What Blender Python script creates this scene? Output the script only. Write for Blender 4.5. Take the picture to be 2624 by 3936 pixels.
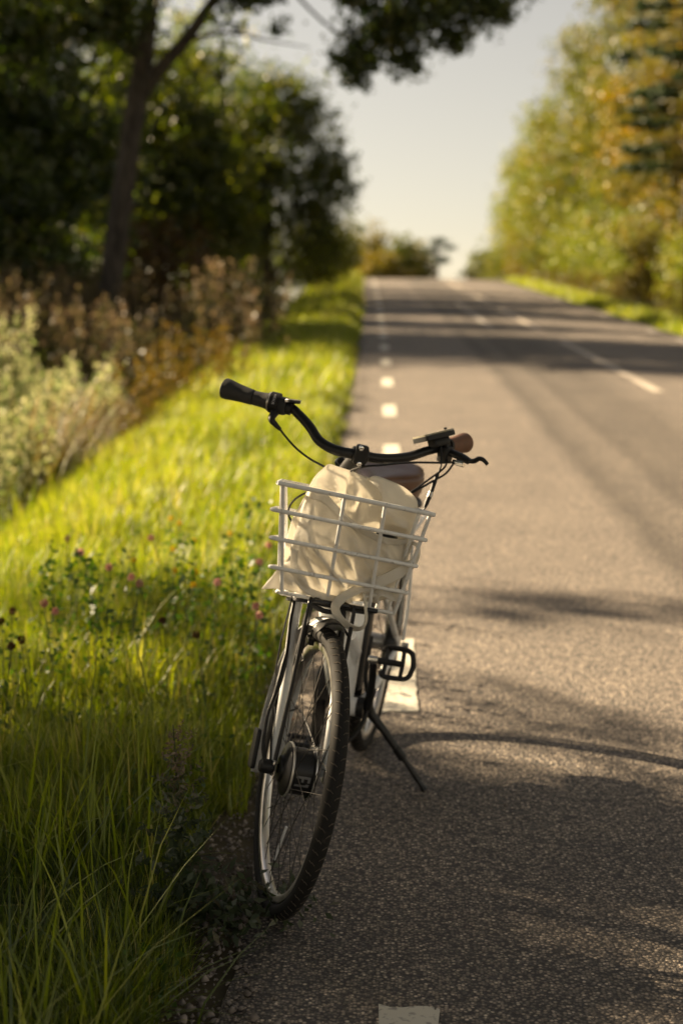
import bpy, math, random
import numpy as np
from mathutils import Matrix, Vector, noise as mnoise

# ------------------------------------------------------------------ clear
for o in list(bpy.data.objects):
    bpy.data.objects.remove(o, do_unlink=True)
SC = bpy.context.scene
COL = SC.collection
R = math.radians

# ------------------------------------------------------------------ camera
CAM_H = 1.5862
cam = bpy.data.cameras.new('camera')
cam.sensor_fit = 'VERTICAL'
cam.sensor_height = 36.0
cam.lens = 5771.6 / 3936 * 36.0
cam.clip_start = 0.05
cam.clip_end = 5000
cam.dof.use_dof = True
cam.dof.focus_distance = 3.36
cam.dof.aperture_fstop = 2.3
cam_o = bpy.data.objects.new('camera', cam)
COL.objects.link(cam_o)
CR = np.array([[0.9995749, 0.0291535, 0.0], [-0.0051266, 0.1757736, 0.9844173], [-0.0286992, 0.9839988, -0.1758483]])
m = Matrix.Identity(4)
for i in range(3):
    m[i][0] = CR[0][i]
    m[i][1] = CR[1][i]
    m[i][2] = -CR[2][i]
m[2][3] = CAM_H
cam_o.matrix_world = m
SC.camera = cam_o

# ------------------------------------------------------------------ light and exposure
SUN_EL = R(25.0)
SH = Vector((0.89, -0.456, 0)).normalized()          # the way shadows fall on the ground
SUN_DIR = Vector((SH.x * math.cos(SUN_EL), SH.y * math.cos(SUN_EL), -math.sin(SUN_EL)))
SUN_AZ = math.atan2(-SH.x, -SH.y)
w = bpy.data.worlds.new('World')
SC.world = w
w.use_nodes = True
nt = w.node_tree
nt.nodes.clear()
out = nt.nodes.new('ShaderNodeOutputWorld')
bg = nt.nodes.new('ShaderNodeBackground')
sky = nt.nodes.new('ShaderNodeTexSky')
sky.sky_type = 'NISHITA'
sky.sun_disc = False
sky.sun_elevation = SUN_EL
sky.sun_rotation = SUN_AZ
sky.altitude = 50
sky.air_density = 1.0
sky.dust_density = 0.4
sky.ozone_density = 0.6
tc = nt.nodes.new('ShaderNodeTexCoord')
mp = nt.nodes.new('ShaderNodeMapping')
mp.inputs['Rotation'].default_value = (R(5.0), 0, 0)   # the road climbs, so the level horizon lies lower
warm = nt.nodes.new('ShaderNodeMix')
warm.data_type = 'RGBA'
warm.blend_type = 'MULTIPLY'
warm.inputs[0].default_value = 1.0
warm.inputs[7].default_value = (0.77, 0.62, 0.48, 1)
nt.links.new(tc.outputs['Generated'], mp.inputs['Vector'])
nt.links.new(mp.outputs[0], sky.inputs['Vector'])
desat = nt.nodes.new('ShaderNodeHueSaturation')      # warm white balance of the picture
desat.inputs['Saturation'].default_value = 0.62
nt.links.new(sky.outputs[0], desat.inputs['Color'])
nt.links.new(desat.outputs[0], warm.inputs[6])
nt.links.new(warm.outputs[2], bg.inputs[0])
bg.inputs[1].default_value = 0.05
nt.links.new(bg.outputs[0], out.inputs[0])

sun = bpy.data.lights.new('sun', 'SUN')
sun.energy = 5.0
sun.angle = R(0.53)
sun.color = (1.0, 0.78, 0.50)
sun_o = bpy.data.objects.new('sun', sun)
COL.objects.link(sun_o)
sun_o.location = (-20, 12, 20)
sun_o.rotation_euler = SUN_DIR.to_track_quat('-Z', 'Y').to_euler()

vs = SC.view_settings
vs.view_transform = 'Standard'
vs.look = 'None'
vs.gamma = 1.0
vs.exposure = 2.16
vs.use_curve_mapping = False
SC.render.engine = 'CYCLES'
SC.cycles.use_denoising = True
SC.cycles.max_bounces = 7
SC.cycles.diffuse_bounces = 3
SC.cycles.transmission_bounces = 4
SC.cycles.transparent_max_bounces = 6
SC.cycles.sample_clamp_indirect = 6.0
SC.cycles.caustics_reflective = False
SC.cycles.caustics_refractive = False

rng = np.random.default_rng(11)
random.seed(5)

# ------------------------------------------------------------------ helpers
def link_in(o, parent=None):
    COL.objects.link(o)
    if parent is not None:
        o.parent = parent
    return o

def tag(o, label=None, cat=None, group=None, kind=None):
    if label: o['label'] = label
    if cat: o['category'] = cat
    if group: o['group'] = group
    if kind: o['kind'] = kind
    return o

def empty(name, loc=(0, 0, 0)):
    o = bpy.data.objects.new(name, None)
    o.empty_display_size = 0.2
    o.location = loc
    COL.objects.link(o)
    return o

def fast_mesh(name, V, F, smooth=False, tint=None):
    """V (n,3), F (m,k) with one face size"""
    V = np.ascontiguousarray(V, dtype=np.float32)
    F = np.ascontiguousarray(F, dtype=np.int32)
    me = bpy.data.meshes.new(name)
    k = F.shape[1]
    me.vertices.add(len(V))
    me.vertices.foreach_set('co', V.ravel())
    me.loops.add(F.size)
    me.loops.foreach_set('vertex_index', F.ravel())
    me.polygons.add(len(F))
    me.polygons.foreach_set('loop_start', np.arange(0, F.size, k, dtype=np.int32))
    me.polygons.foreach_set('loop_total', np.full(len(F), k, dtype=np.int32))
    if smooth:
        me.polygons.foreach_set('use_smooth', np.ones(len(F), dtype=bool))
    if tint is not None:
        a = me.attributes.new('tint', 'FLOAT', 'POINT')
        a.data.foreach_set('value', np.ascontiguousarray(tint, dtype=np.float32))
    me.update()
    me.validate()
    return me

def mobj(name, V, F, mat, parent=None, smooth=True):
    me = bpy.data.meshes.new(name)
    me.from_pydata([tuple(map(float, v)) for v in V], [], [tuple(int(i) for i in f) for f in F])
    if smooth:
        me.polygons.foreach_set('use_smooth', np.ones(len(me.polygons), dtype=bool))
    me.update()
    me.materials.append(mat)
    return link_in(bpy.data.objects.new(name, me), parent)

class MB:
    def __init__(self):
        self.V, self.F = [], []
    def add(self, V, F, xf=None):
        V = np.asarray(V, float)
        if xf is not None:
            V = xf(V)
        n = len(self.V)
        self.V.extend(V.tolist())
        self.F.extend([tuple(i + n for i in f) for f in F])
        return self
    def build(self, name, mat, parent=None, smooth=True, sharp=None):
        o = mobj(name, self.V, self.F, mat, parent, smooth)
        if sharp:
            md = o.modifiers.new('edges', 'EDGE_SPLIT')
            md.split_angle = R(sharp)
        return o

def catmull(P, n=6, closed=False):
    P = np.asarray(P, float)
    if len(P) < 3 or n <= 1:
        return P
    if closed:
        Q = np.vstack([P[-1], P, P[0], P[1]])
        segs = len(P)
    else:
        Q = np.vstack([2 * P[0] - P[1], P, 2 * P[-1] - P[-2]])
        segs = len(P) - 1
    o = []
    for i in range(segs):
        p0, p1, p2, p3 = Q[i:i + 4]
        for t in np.linspace(0, 1, n, endpoint=False):
            o.append(0.5 * ((2 * p1) + (-p0 + p2) * t + (2 * p0 - 5 * p1 + 4 * p2 - p3) * t * t + (-p0 + 3 * p1 - 3 * p2 + p3) * t ** 3))
    if not closed:
        o.append(P[-1])
    return np.array(o)

def frames(P, closed=False):
    n = len(P)
    T = np.zeros_like(P)
    if closed:
        T = np.roll(P, -1, 0) - np.roll(P, 1, 0)
    else:
        T[1:-1] = P[2:] - P[:-2]
        T[0] = P[1] - P[0]
        T[-1] = P[-1] - P[-2]
    T /= np.linalg.norm(T, axis=1)[:, None] + 1e-12
    u = np.cross(T[0], [0, 0, 1])
    if np.linalg.norm(u) < 1e-3:
        u = np.cross(T[0], [0, 1, 0])
    u /= np.linalg.norm(u)
    U = [u]
    for i in range(1, n):
        u = U[-1] - T[i] * np.dot(U[-1], T[i])
        u /= np.linalg.norm(u) + 1e-12
        U.append(u)
    U = np.array(U)
    return T, U, np.cross(T, U)

def tube(P, r, seg=10, n=6, closed=False, oval=1.0, smooth_r=True):
    """swept tube; r a number or one per control point"""
    P = np.asarray(P, float)
    Q = catmull(P, n, closed)
    if np.isscalar(r):
        rr = np.full(len(Q), r)
    else:
        xs = np.linspace(0, 1, len(r))
        rr = np.interp(np.linspace(0, 1, len(Q)), xs, r)
    T, U, W = frames(Q, closed)
    a = np.linspace(0, 2 * np.pi, seg, endpoint=False)
    V = (Q[:, None, :] + rr[:, None, None] * (np.cos(a)[None, :, None] * U[:, None, :] + oval * np.sin(a)[None, :, None] * W[:, None, :])).reshape(-1, 3)
    F = []
    m_ = len(Q)
    for i in range(m_ if closed else m_ - 1):
        j = (i + 1) % m_
        for k in range(seg):
            l = (k + 1) % seg
            F.append((i * seg + k, i * seg + l, j * seg + l, j * seg + k))
    if not closed:
        F.append(tuple(range(seg))[::-1])
        F.append(tuple((m_ - 1) * seg + k for k in range(seg)))
    return V, F

def box(c, s, rot=None):
    c = np.asarray(c, float)
    s = np.asarray(s, float) / 2
    V = np.array([[x, y, z] for x in (-1, 1) for y in (-1, 1) for z in (-1, 1)], float) * s
    if rot is not None:
        V = V @ np.asarray(rot).T
    F = [(0, 1, 3, 2), (4, 6, 7, 5), (0, 4, 5, 1), (2, 3, 7, 6), (0, 2, 6, 4), (1, 5, 7, 3)]
    return V + c, F

def rbox(c, s, rot=None, r=0.2, n=3):
    """box with rounded edges (superellipsoid-like slab)"""
    c = np.asarray(c, float)
    s = np.asarray(s, float) / 2
    V, F = [], []
    k = 16
    prof = [(-1, 1 - r), (-1 + r * 0.3, 1 - r * 0.3), (-1 + r, 1), (1 - r, 1), (1 - r * 0.3, 1 - r * 0.3), (1, 1 - r)]
    rows = []
    for (z, q) in prof:
        row = []
        for i in range(k):
            a = 2 * math.pi * (i + .5) / k
            x, y = math.cos(a), math.sin(a)
            e = 0.28
            x = math.copysign(abs(x) ** e, x)
            y = math.copysign(abs(y) ** e, y)
            row.append(len(V))
            V.append((x * q * s[0], y * q * s[1], z * s[2]))
        rows.append(row)
    for a_, b_ in zip(rows, rows[1:]):
        for i in range(k):
            j = (i + 1) % k
            F.append((a_[i], a_[j], b_[j], b_[i]))
    F.append(tuple(rows[0][::-1]))
    F.append(tuple(rows[-1]))
    V = np.array(V)
    if rot is not None:
        V = V @ np.asarray(rot).T
    return V + c, F

def lathe(prof, seg=48, center=(0, 0, 0), closed=False):
    """profile (r, a): radius and position along the y axis; revolved round y"""
    ang = np.linspace(0, 2 * np.pi, seg, endpoint=False)
    V, F = [], []
    n = len(prof)
    for t in ang:
        for (r, a) in prof:
            V.append((center[0] + r * math.cos(t), center[1] + a, center[2] + r * math.sin(t)))
    for i in range(seg):
        j = (i + 1) % seg
        for k in range(n if closed else n - 1):
            l = (k + 1) % n
            F.append((i * n + k, i * n + l, j * n + l, j * n + k))
    return np.array(V), F

def rot_to(d, up=(0, 0, 1)):
    """columns: along d, side, up"""
    d = np.asarray(d, float); d /= np.linalg.norm(d)
    s = np.cross(up, d)
    s /= np.linalg.norm(s)
    return np.stack([d, s, np.cross(d, s)], 1)

# ------------------------------------------------------------------ materials
def new_mat(name):
    mt = bpy.data.materials.new(name)
    mt.use_nodes = True
    return mt, mt.node_tree.nodes, mt.node_tree.links, mt.node_tree.nodes['Principled BSDF']

def simple(name, col, rough=0.5, metal=0.0, var=0.12, scale=30.0, bump=0.0, bscale=200.0, spec=0.5, dirt=None, dirt_amt=0.0, dirt_scale=12.0):
    mt, N, L, b = new_mat(name)
    tcn = N.new('ShaderNodeTexCoord')
    nz = N.new('ShaderNodeTexNoise')
    nz.inputs['Scale'].default_value = scale
    nz.inputs['Detail'].default_value = 5
    L.new(tcn.outputs['Object'], nz.inputs['Vector'])
    rp = N.new('ShaderNodeValToRGB')
    rp.color_ramp.elements[0].position = 0.3
    rp.color_ramp.elements[1].position = 0.7
    rp.color_ramp.elements[0].color = (*[c * (1 - var) for c in col], 1)
    rp.color_ramp.elements[1].color = (*[min(1, c * (1 + var)) for c in col], 1)
    L.new(nz.outputs[0], rp.inputs[0])
    src = rp.outputs[0]
    if dirt:
        n2 = N.new('ShaderNodeTexNoise')
        n2.inputs['Scale'].default_value = dirt_scale
        n2.inputs['Detail'].default_value = 8
        n2.inputs['Roughness'].default_value = 0.75
        L.new(tcn.outputs['Object'], n2.inputs['Vector'])
        r2 = N.new('ShaderNodeValToRGB')
        r2.color_ramp.elements[0].position = 0.62 - dirt_amt * 0.3
        r2.color_ramp.elements[1].position = 0.72
        L.new(n2.outputs[0], r2.inputs[0])
        mx = N.new('ShaderNodeMix')
        mx.data_type = 'RGBA'
        L.new(r2.outputs[0], mx.inputs[0])
        L.new(src, mx.inputs[6])
        mx.inputs[7].default_value = (*dirt, 1)
        src = mx.outputs[2]
    L.new(src, b.inputs['Base Color'])
    b.inputs['Metallic'].default_value = metal
    mr = N.new('ShaderNodeMapRange')
    mr.inputs[3].default_value = max(0.03, rough - 0.1)
    mr.inputs[4].default_value = min(1, rough + 0.1)
    L.new(nz.outputs[0], mr.inputs[0])
    L.new(mr.outputs[0], b.inputs['Roughness'])
    b.inputs['Specular IOR Level'].default_value = spec
    if bump:
        n3 = N.new('ShaderNodeTexNoise')
        n3.inputs['Scale'].default_value = bscale
        n3.inputs['Detail'].default_value = 3
        L.new(tcn.outputs['Object'], n3.inputs['Vector'])
        bp = N.new('ShaderNodeBump')
        bp.inputs['Strength'].default_value = bump
        bp.inputs['Distance'].default_value = 0.002
        L.new(n3.outputs[0], bp.inputs['Height'])
        L.new(bp.outputs[0], b.inputs['Normal'])
    return mt

def leaf_mat(name, cols, transl=0.45, gloss=0.06, patch=0.35, pscale=0.8):
    """leaf or blade: diffuse + light through the leaf; colour differs from leaf to leaf"""
    mt, N, L, b = new_mat(name)
    N.remove(b)
    o = [n for n in N if n.type == 'OUTPUT_MATERIAL'][0]
    at = N.new('ShaderNodeAttribute')
    at.attribute_name = 'tint'
    tcn = N.new('ShaderNodeTexCoord')
    nz = N.new('ShaderNodeTexNoise')
    nz.inputs['Scale'].default_value = pscale
    nz.inputs['Detail'].default_value = 2
    L.new(tcn.outputs['Object'], nz.inputs['Vector'])
    ad = N.new('ShaderNodeMath'); ad.operation = 'MULTIPLY_ADD'
    L.new(nz.outputs[0], ad.inputs[0])
    ad.inputs[1].default_value = patch * 2
    ad.inputs[2].default_value = -patch
    a2 = N.new('ShaderNodeMath'); a2.operation = 'ADD'
    a2.use_clamp = True
    L.new(at.outputs['Fac'], a2.inputs[0])
    L.new(ad.outputs[0], a2.inputs[1])
    rp = N.new('ShaderNodeValToRGB')
    el = rp.color_ramp.elements
    while len(el) < len(cols):
        el.new(0.5)
    for i, c in enumerate(cols):
        el[i].position = i / (len(cols) - 1)
        el[i].color = (*c, 1)
    L.new(a2.outputs[0], rp.inputs[0])
    df = N.new('ShaderNodeBsdfDiffuse')
    tr = N.new('ShaderNodeBsdfTranslucent')
    hs = N.new('ShaderNodeHueSaturation')
    hs.inputs['Saturation'].default_value = 1.15
    hs.inputs['Value'].default_value = 1.25
    L.new(rp.outputs[0], df.inputs[0])
    L.new(rp.outputs[0], hs.inputs['Color'])
    L.new(hs.outputs[0], tr.inputs[0])
    m1 = N.new('ShaderNodeMixShader')
    m1.inputs[0].default_value = transl
    L.new(df.outputs[0], m1.inputs[1])
    L.new(tr.outputs[0], m1.inputs[2])
    gl = N.new('ShaderNodeBsdfGlossy')
    gl.inputs['Roughness'].default_value = 0.45
    m2 = N.new('ShaderNodeMixShader')
    m2.inputs[0].default_value = gloss
    L.new(m1.outputs[0], m2.inputs[1])
    L.new(gl.outputs[0], m2.inputs[2])
    L.new(m2.outputs[0], o.inputs[0])
    return mt

def bark_mat(name, c1, c2, sc=14):
    mt, N, L, b = new_mat(name)
    tcn = N.new('ShaderNodeTexCoord')
    mpn = N.new('ShaderNodeMapping')
    mpn.inputs['Scale'].default_value = (1, 1, 0.25)
    L.new(tcn.outputs['Object'], mpn.inputs[0])
    nz = N.new('ShaderNodeTexNoise')
    nz.inputs['Scale'].default_value = sc
    nz.inputs['Detail'].default_value = 8
    L.new(mpn.outputs[0], nz.inputs['Vector'])
    rp = N.new('ShaderNodeValToRGB')
    rp.color_ramp.elements[0].position = 0.35
    rp.color_ramp.elements[1].position = 0.68
    rp.color_ramp.elements[0].color = (*c1, 1)
    rp.color_ramp.elements[1].color = (*c2, 1)
    L.new(nz.outputs[0], rp.inputs[0])
    L.new(rp.outputs[0], b.inputs['Base Color'])
    b.inputs['Roughness'].default_value = 0.9
    bp = N.new('ShaderNodeBump')
    bp.inputs['Strength'].default_value = 0.8
    bp.inputs['Distance'].default_value = 0.03
    L.new(nz.outputs[0], bp.inputs['Height'])
    L.new(bp.outputs[0], b.inputs['Normal'])
    return mt

def asphalt_mat():
    mt, N, L, b = new_mat('asphalt')
    tcn = N.new('ShaderNodeTexCoord')
    vo = N.new('ShaderNodeTexVoronoi')
    vo.inputs['Scale'].default_value = 125
    L.new(tcn.outputs['Object'], vo.inputs['Vector'])
    sep = N.new('ShaderNodeSeparateColor')
    L.new(vo.outputs['Color'], sep.inputs[0])
    st = N.new('ShaderNodeValToRGB')          # stone to stone
    e = st.color_ramp.elements
    e[0].position = 0.0; e[0].color = (0.075, 0.072, 0.074, 1)
    e[1].position = 1.0; e[1].color = (0.78, 0.66, 0.53, 1)
    for p, c in ((0.3, (0.19, 0.168, 0.148)), (0.6, (0.30, 0.255, 0.21)), (0.88, (0.45, 0.375, 0.30))):
        q = e.new(p); q.color = (*c, 1)
    L.new(sep.outputs[0], st.inputs[0])
    gap = N.new('ShaderNodeMapRange')        # tar between the stones
    gap.inputs[1].default_value = 0.25
    gap.inputs[2].default_value = 0.75
    L.new(vo.outputs['Distance'], gap.inputs[0])
    mx = N.new('ShaderNodeMix'); mx.data_type = 'RGBA'
    L.new(gap.outputs[0], mx.inputs[0])
    L.new(st.outputs[0], mx.inputs[6])
    mx.inputs[7].default_value = (0.07, 0.064, 0.062, 1)
    # large patches
    nz = N.new('ShaderNodeTexNoise')
    nz.inputs['Scale'].default_value = 1.3
    nz.inputs['Detail'].default_value = 6
    L.new(tcn.outputs['Object'], nz.inputs['Vector'])
    pr = N.new('ShaderNodeValToRGB')
    pr.color_ramp.elements[0].position = 0.3; pr.color_ramp.elements[0].color = (0.86, 0.85, 0.85, 1)
    pr.color_ramp.elements[1].position = 0.7; pr.color_ramp.elements[1].color = (1.12, 1.1, 1.07, 1)
    L.new(nz.outputs[0], pr.inputs[0])
    m2 = N.new('ShaderNodeMix'); m2.data_type = 'RGBA'; m2.blend_type = 'MULTIPLY'
    m2.inputs[0].default_value = 1
    L.new(mx.outputs[2], m2.inputs[6])
    L.new(pr.outputs[0], m2.inputs[7])
    # polished wheel tracks and tar seams that run along the road
    at = N.new('ShaderNodeAttribute'); at.attribute_name = 'tint'
    n4 = N.new('ShaderNodeTexNoise'); n4.inputs['Scale'].default_value = 0.9; n4.inputs['Detail'].default_value = 4
    L.new(tcn.outputs['Object'], n4.inputs['Vector'])
    w4 = N.new('ShaderNodeMath'); w4.operation = 'MULTIPLY_ADD'; w4.inputs[1].default_value = 0.03; w4.inputs[2].default_value = -0.015
    L.new(n4.outputs[0], w4.inputs[0])
    a4 = N.new('ShaderNodeMath'); a4.operation = 'ADD'
    L.new(at.outputs['Fac'], a4.inputs[0]); L.new(w4.outputs[0], a4.inputs[1])
    tr = N.new('ShaderNodeValToRGB')
    e = tr.color_ramp.elements
    stops = [(0.0, 1.0), (0.165, 1.0), (0.185, 1.02), (0.208, 0.52), (0.225, 0.70), (0.25, 0.80), (0.268, 0.52), (0.285, 0.66), (0.35, 0.64), (0.40, 0.92), (0.5, 1.02), (0.66, 0.98), (0.70, 0.8), (0.78, 0.78), (0.82, 1.0), (1.0, 1.0)]
    e[0].position = 0; e[0].color = (1, 1, 1, 1)
    e[1].position = 1; e[1].color = (1, 1, 1, 1)
    for p, v in stops[1:-1]:
        q = e.new(p); q.color = (v, v, v, 1)
    L.new(a4.outputs[0], tr.inputs[0])
    m3 = N.new('ShaderNodeMix'); m3.data_type = 'RGBA'; m3.blend_type = 'MULTIPLY'
    m3.inputs[0].default_value = 1
    L.new(m2.outputs[2], m3.inputs[6]); L.new(tr.outputs[0], m3.inputs[7])
    L.new(m3.outputs[2], b.inputs['Base Color'])
    b.inputs['Roughness'].default_value = 0.78
    b.inputs['Specular IOR Level'].default_value = 0.35
    inv = N.new('ShaderNodeMath'); inv.operation = 'SUBTRACT'; inv.inputs[0].default_value = 1.0
    L.new(vo.outputs['Distance'], inv.inputs[1])
    n5 = N.new('ShaderNodeTexNoise'); n5.inputs['Scale'].default_value = 160; n5.inputs['Detail'].default_value = 4
    L.new(tcn.outputs['Object'], n5.inputs['Vector'])
    ad = N.new('ShaderNodeMath'); ad.operation = 'ADD'
    L.new(inv.outputs[0], ad.inputs[0]); L.new(n5.outputs[0], ad.inputs[1])
    bp = N.new('ShaderNodeBump')
    bp.inputs['Strength'].default_value = 1.0
    bp.inputs['Distance'].default_value = 0.0035
    L.new(ad.outputs[0], bp.inputs['Height'])
    L.new(bp.outputs[0], b.inputs['Normal'])
    return mt

def paint_mat():
    mt, N, L, b = new_mat('road_paint')
    tcn = N.new('ShaderNodeTexCoord')
    nz = N.new('ShaderNodeTexNoise'); nz.inputs['Scale'].default_value = 60; nz.inputs['Detail'].default_value = 6
    L.new(tcn.outputs['Object'], nz.inputs['Vector'])
    rp = N.new('ShaderNodeValToRGB')
    rp.color_ramp.elements[0].position = 0.33; rp.color_ramp.elements[0].color = (0.30, 0.28, 0.25, 1)
    rp.color_ramp.elements[1].position = 0.45; rp.color_ramp.elements[1].color = (0.60, 0.565, 0.48, 1)
    L.new(nz.outputs[0], rp.inputs[0])
    L.new(rp.outputs[0], b.inputs['Base Color'])
    b.inputs['Roughness'].default_value = 0.7
    bp = N.new('ShaderNodeBump'); bp.inputs['Strength'].default_value = 0.4; bp.inputs['Distance'].default_value = 0.003
    L.new(nz.outputs[0], bp.inputs['Height']); L.new(bp.outputs[0], b.inputs['Normal'])
    return mt

def canvas_mat():
    mt, N, L, b = new_mat('cotton_canvas')
    tcn = N.new('ShaderNodeTexCoord')
    nz = N.new('ShaderNodeTexNoise'); nz.inputs['Scale'].default_value = 25; nz.inputs['Detail'].default_value = 5
    L.new(tcn.outputs['Object'], nz.inputs['Vector'])
    rp = N.new('ShaderNodeValToRGB')
    rp.color_ramp.elements[0].position = 0.3; rp.color_ramp.elements[0].color = (0.85, 0.82, 0.74, 1)
    rp.color_ramp.elements[1].position = 0.7; rp.color_ramp.elements[1].color = (0.92, 0.895, 0.83, 1)
    L.new(nz.outputs[0], rp.inputs[0])
    v = N.new('ShaderNodeTexVoronoi'); v.inputs['Scale'].default_value = 130
    L.new(tcn.outputs['Object'], v.inputs['Vector'])
    fl = N.new('ShaderNodeMapRange'); fl.inputs[1].default_value = 0.0; fl.inputs[2].default_value = 0.10
    L.new(v.outputs['Distance'], fl.inputs[0])
    sp = N.new('ShaderNodeSeparateColor'); L.new(v.outputs['Color'], sp.inputs[0])
    gt = N.new('ShaderNodeMath'); gt.operation = 'LESS_THAN'; gt.inputs[1].default_value = 0.93
    L.new(sp.outputs[0], gt.inputs[0])
    mxm = N.new('ShaderNodeMath'); mxm.operation = 'MAXIMUM'
    L.new(fl.outputs[0], mxm.inputs[0]); L.new(gt.outputs[0], mxm.inputs[1])
    mx = N.new('ShaderNodeMix'); mx.data_type = 'RGBA'
    L.new(mxm.outputs[0], mx.inputs[0])
    mx.inputs[6].default_value = (0.35, 0.27, 0.16, 1)
    L.new(rp.outputs[0], mx.inputs[7])
    L.new(mx.outputs[2], b.inputs['Base Color'])
    b.inputs['Roughness'].default_value = 0.95
    b.inputs['Specular IOR Level'].default_value = 0.15
    n2 = N.new('ShaderNodeTexNoise'); n2.inputs['Scale'].default_value = 18; n2.inputs['Detail'].default_value = 4
    L.new(tcn.outputs['Object'], n2.inputs['Vector'])
    wv = N.new('ShaderNodeTexNoise'); wv.inputs['Scale'].default_value = 700
    L.new(tcn.outputs['Object'], wv.inputs['Vector'])
    ad = N.new('ShaderNodeMath'); ad.operation = 'MULTIPLY_ADD'; ad.inputs[1].default_value = 0.05
    L.new(wv.outputs[0], ad.inputs[0]); L.new(n2.outputs[0], ad.inputs[2])
    bp = N.new('ShaderNodeBump'); bp.inputs['Strength'].default_value = 0.6; bp.inputs['Distance'].default_value = 0.02
    L.new(ad.outputs[0], bp.inputs['Height']); L.new(bp.outputs[0], b.inputs['Normal'])
    o = [n for n in N if n.type == 'OUTPUT_MATERIAL'][0]
    tr = N.new('ShaderNodeBsdfTranslucent')
    tr.inputs[0].default_value = (0.90, 0.86, 0.77, 1)
    ms = N.new('ShaderNodeMixShader'); ms.inputs[0].default_value = 0.42
    L.new(b.outputs[0], ms.inputs[1]); L.new(tr.outputs[0], ms.inputs[2]); L.new(ms.outputs[0], o.inputs[0])
    return mt

M = {}
M['asphalt'] = asphalt_mat()
M['paint'] = paint_mat()
M['faded_paint'] = simple('faded_road_paint', (0.42, 0.37, 0.31), 0.8, var=0.3, scale=50)
M['worn_paint'] = simple('worn_road_paint', (0.26, 0.24, 0.22), 0.8, var=0.35, scale=50)
M['soil'] = simple('soil', (0.075, 0.06, 0.032), 0.95, var=0.5, scale=6, bump=0.6, bscale=30)
M['stone'] = simple('gravel_stone', (0.20, 0.17, 0.15), 0.85, var=0.6, scale=25)
M['white'] = simple('white_enamel', (0.80, 0.81, 0.81), 0.32, var=0.05, scale=20, dirt=(0.20, 0.15, 0.10), dirt_amt=0.05, dirt_scale=26)
M['wire'] = simple('white_wire_coating', (0.80, 0.80, 0.79), 0.38, var=0.06, scale=40, dirt=(0.17, 0.13, 0.09), dirt_amt=0.22, dirt_scale=55)
M['black'] = simple('black_metal', (0.010, 0.010, 0.011), 0.4, var=0.2, scale=60, spec=0.35)
M['plastic'] = simple('black_plastic', (0.011, 0.011, 0.012), 0.5, spec=0.35, var=0.25, scale=80, bump=0.2, bscale=600)
M['rubber'] = simple('grip_rubber', (0.024, 0.024, 0.025), 0.62, var=0.2, scale=70, bump=0.25, bscale=500)
M['tyre'] = simple('tyre_rubber', (0.012, 0.0115, 0.011), 0.8, spec=0.3, var=0.3, scale=40, dirt=(0.06, 0.05, 0.04), dirt_amt=0.05, dirt_scale=30)
M['tread'] = simple('dusty_tread', (0.085, 0.07, 0.055), 0.9, var=0.4, scale=90)
M['rim'] = simple('brushed_aluminium', (0.62, 0.60, 0.57), 0.33, metal=1.0, var=0.1, scale=30, dirt=(0.25, 0.2, 0.15), dirt_amt=0.15, dirt_scale=20)
M['chrome'] = simple('bright_steel', (0.70, 0.69, 0.67), 0.2, metal=1.0, var=0.05)
M['spoke'] = simple('dark_spoke_steel', (0.05, 0.046, 0.042), 0.5, metal=0.8, var=0.2)
M['brown'] = simple('brown_leatherette', (0.085, 0.028, 0.013), 0.36, var=0.15, scale=25, bump=0.15, bscale=260)
M['browngrip'] = simple('brown_grip', (0.16, 0.075, 0.045), 0.6, var=0.2, scale=60, bump=0.3, bscale=400)
M['canvas'] = canvas_mat()
M['grey_print'] = simple('grey_print', (0.16, 0.16, 0.165), 0.6)
M['white_print'] = simple('pale_print', (0.55, 0.55, 0.6), 0.5)
M['reflect'] = simple('reflector_white', (0.8, 0.8, 0.82), 0.3)
M['red'] = simple('red_plastic', (0.45, 0.03, 0.02), 0.35)
M['screen'] = simple('display_glass', (0.30, 0.28, 0.22), 0.12, var=0.05)
M['silver'] = simple('silver_trim', (0.55, 0.53, 0.50), 0.35, metal=0.7)

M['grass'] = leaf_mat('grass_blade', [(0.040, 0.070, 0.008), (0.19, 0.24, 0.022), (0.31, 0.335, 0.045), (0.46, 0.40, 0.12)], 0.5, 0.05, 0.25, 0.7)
M['oak'] = leaf_mat('oak_leaf', [(0.016, 0.032, 0.008), (0.045, 0.075, 0.012), (0.10, 0.13, 0.016), (0.17, 0.15, 0.02)], 0.55, 0.06, 0.2, 0.6)
M['forest'] = leaf_mat('forest_leaf', [(0.020, 0.036, 0.008), (0.065, 0.09, 0.012), (0.16, 0.18, 0.018), (0.26, 0.22, 0.024)], 0.6, 0.05, 0.3, 0.4)
M['russet'] = leaf_mat('russet_leaf', [(0.05, 0.035, 0.01), (0.11, 0.055, 0.014), (0.09, 0.08, 0.016)], 0.45, 0.05, 0.3, 0.8)
M['ochre'] = leaf_mat('ochre_leaf', [(0.075, 0.085, 0.016), (0.15, 0.135, 0.022), (0.22, 0.165, 0.028), (0.33, 0.18, 0.026)], 0.4, 0.04, 0.45, 0.35)
M['olive'] = leaf_mat('olive_leaf', [(0.055, 0.08, 0.014), (0.115, 0.135, 0.02), (0.18, 0.165, 0.028), (0.27, 0.18, 0.03)], 0.4, 0.04, 0.4, 0.35)
M['lime'] = leaf_mat('lime_leaf', [(0.09, 0.13, 0.02), (0.17, 0.20, 0.03), (0.25, 0.245, 0.045), (0.30, 0.22, 0.04)], 0.4, 0.04, 0.35, 0.5)
M['pine'] = leaf_mat('pine_needle', [(0.016, 0.036, 0.010), (0.034, 0.062, 0.014), (0.065, 0.09, 0.02)], 0.15, 0.05, 0.2, 0.7)
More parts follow.
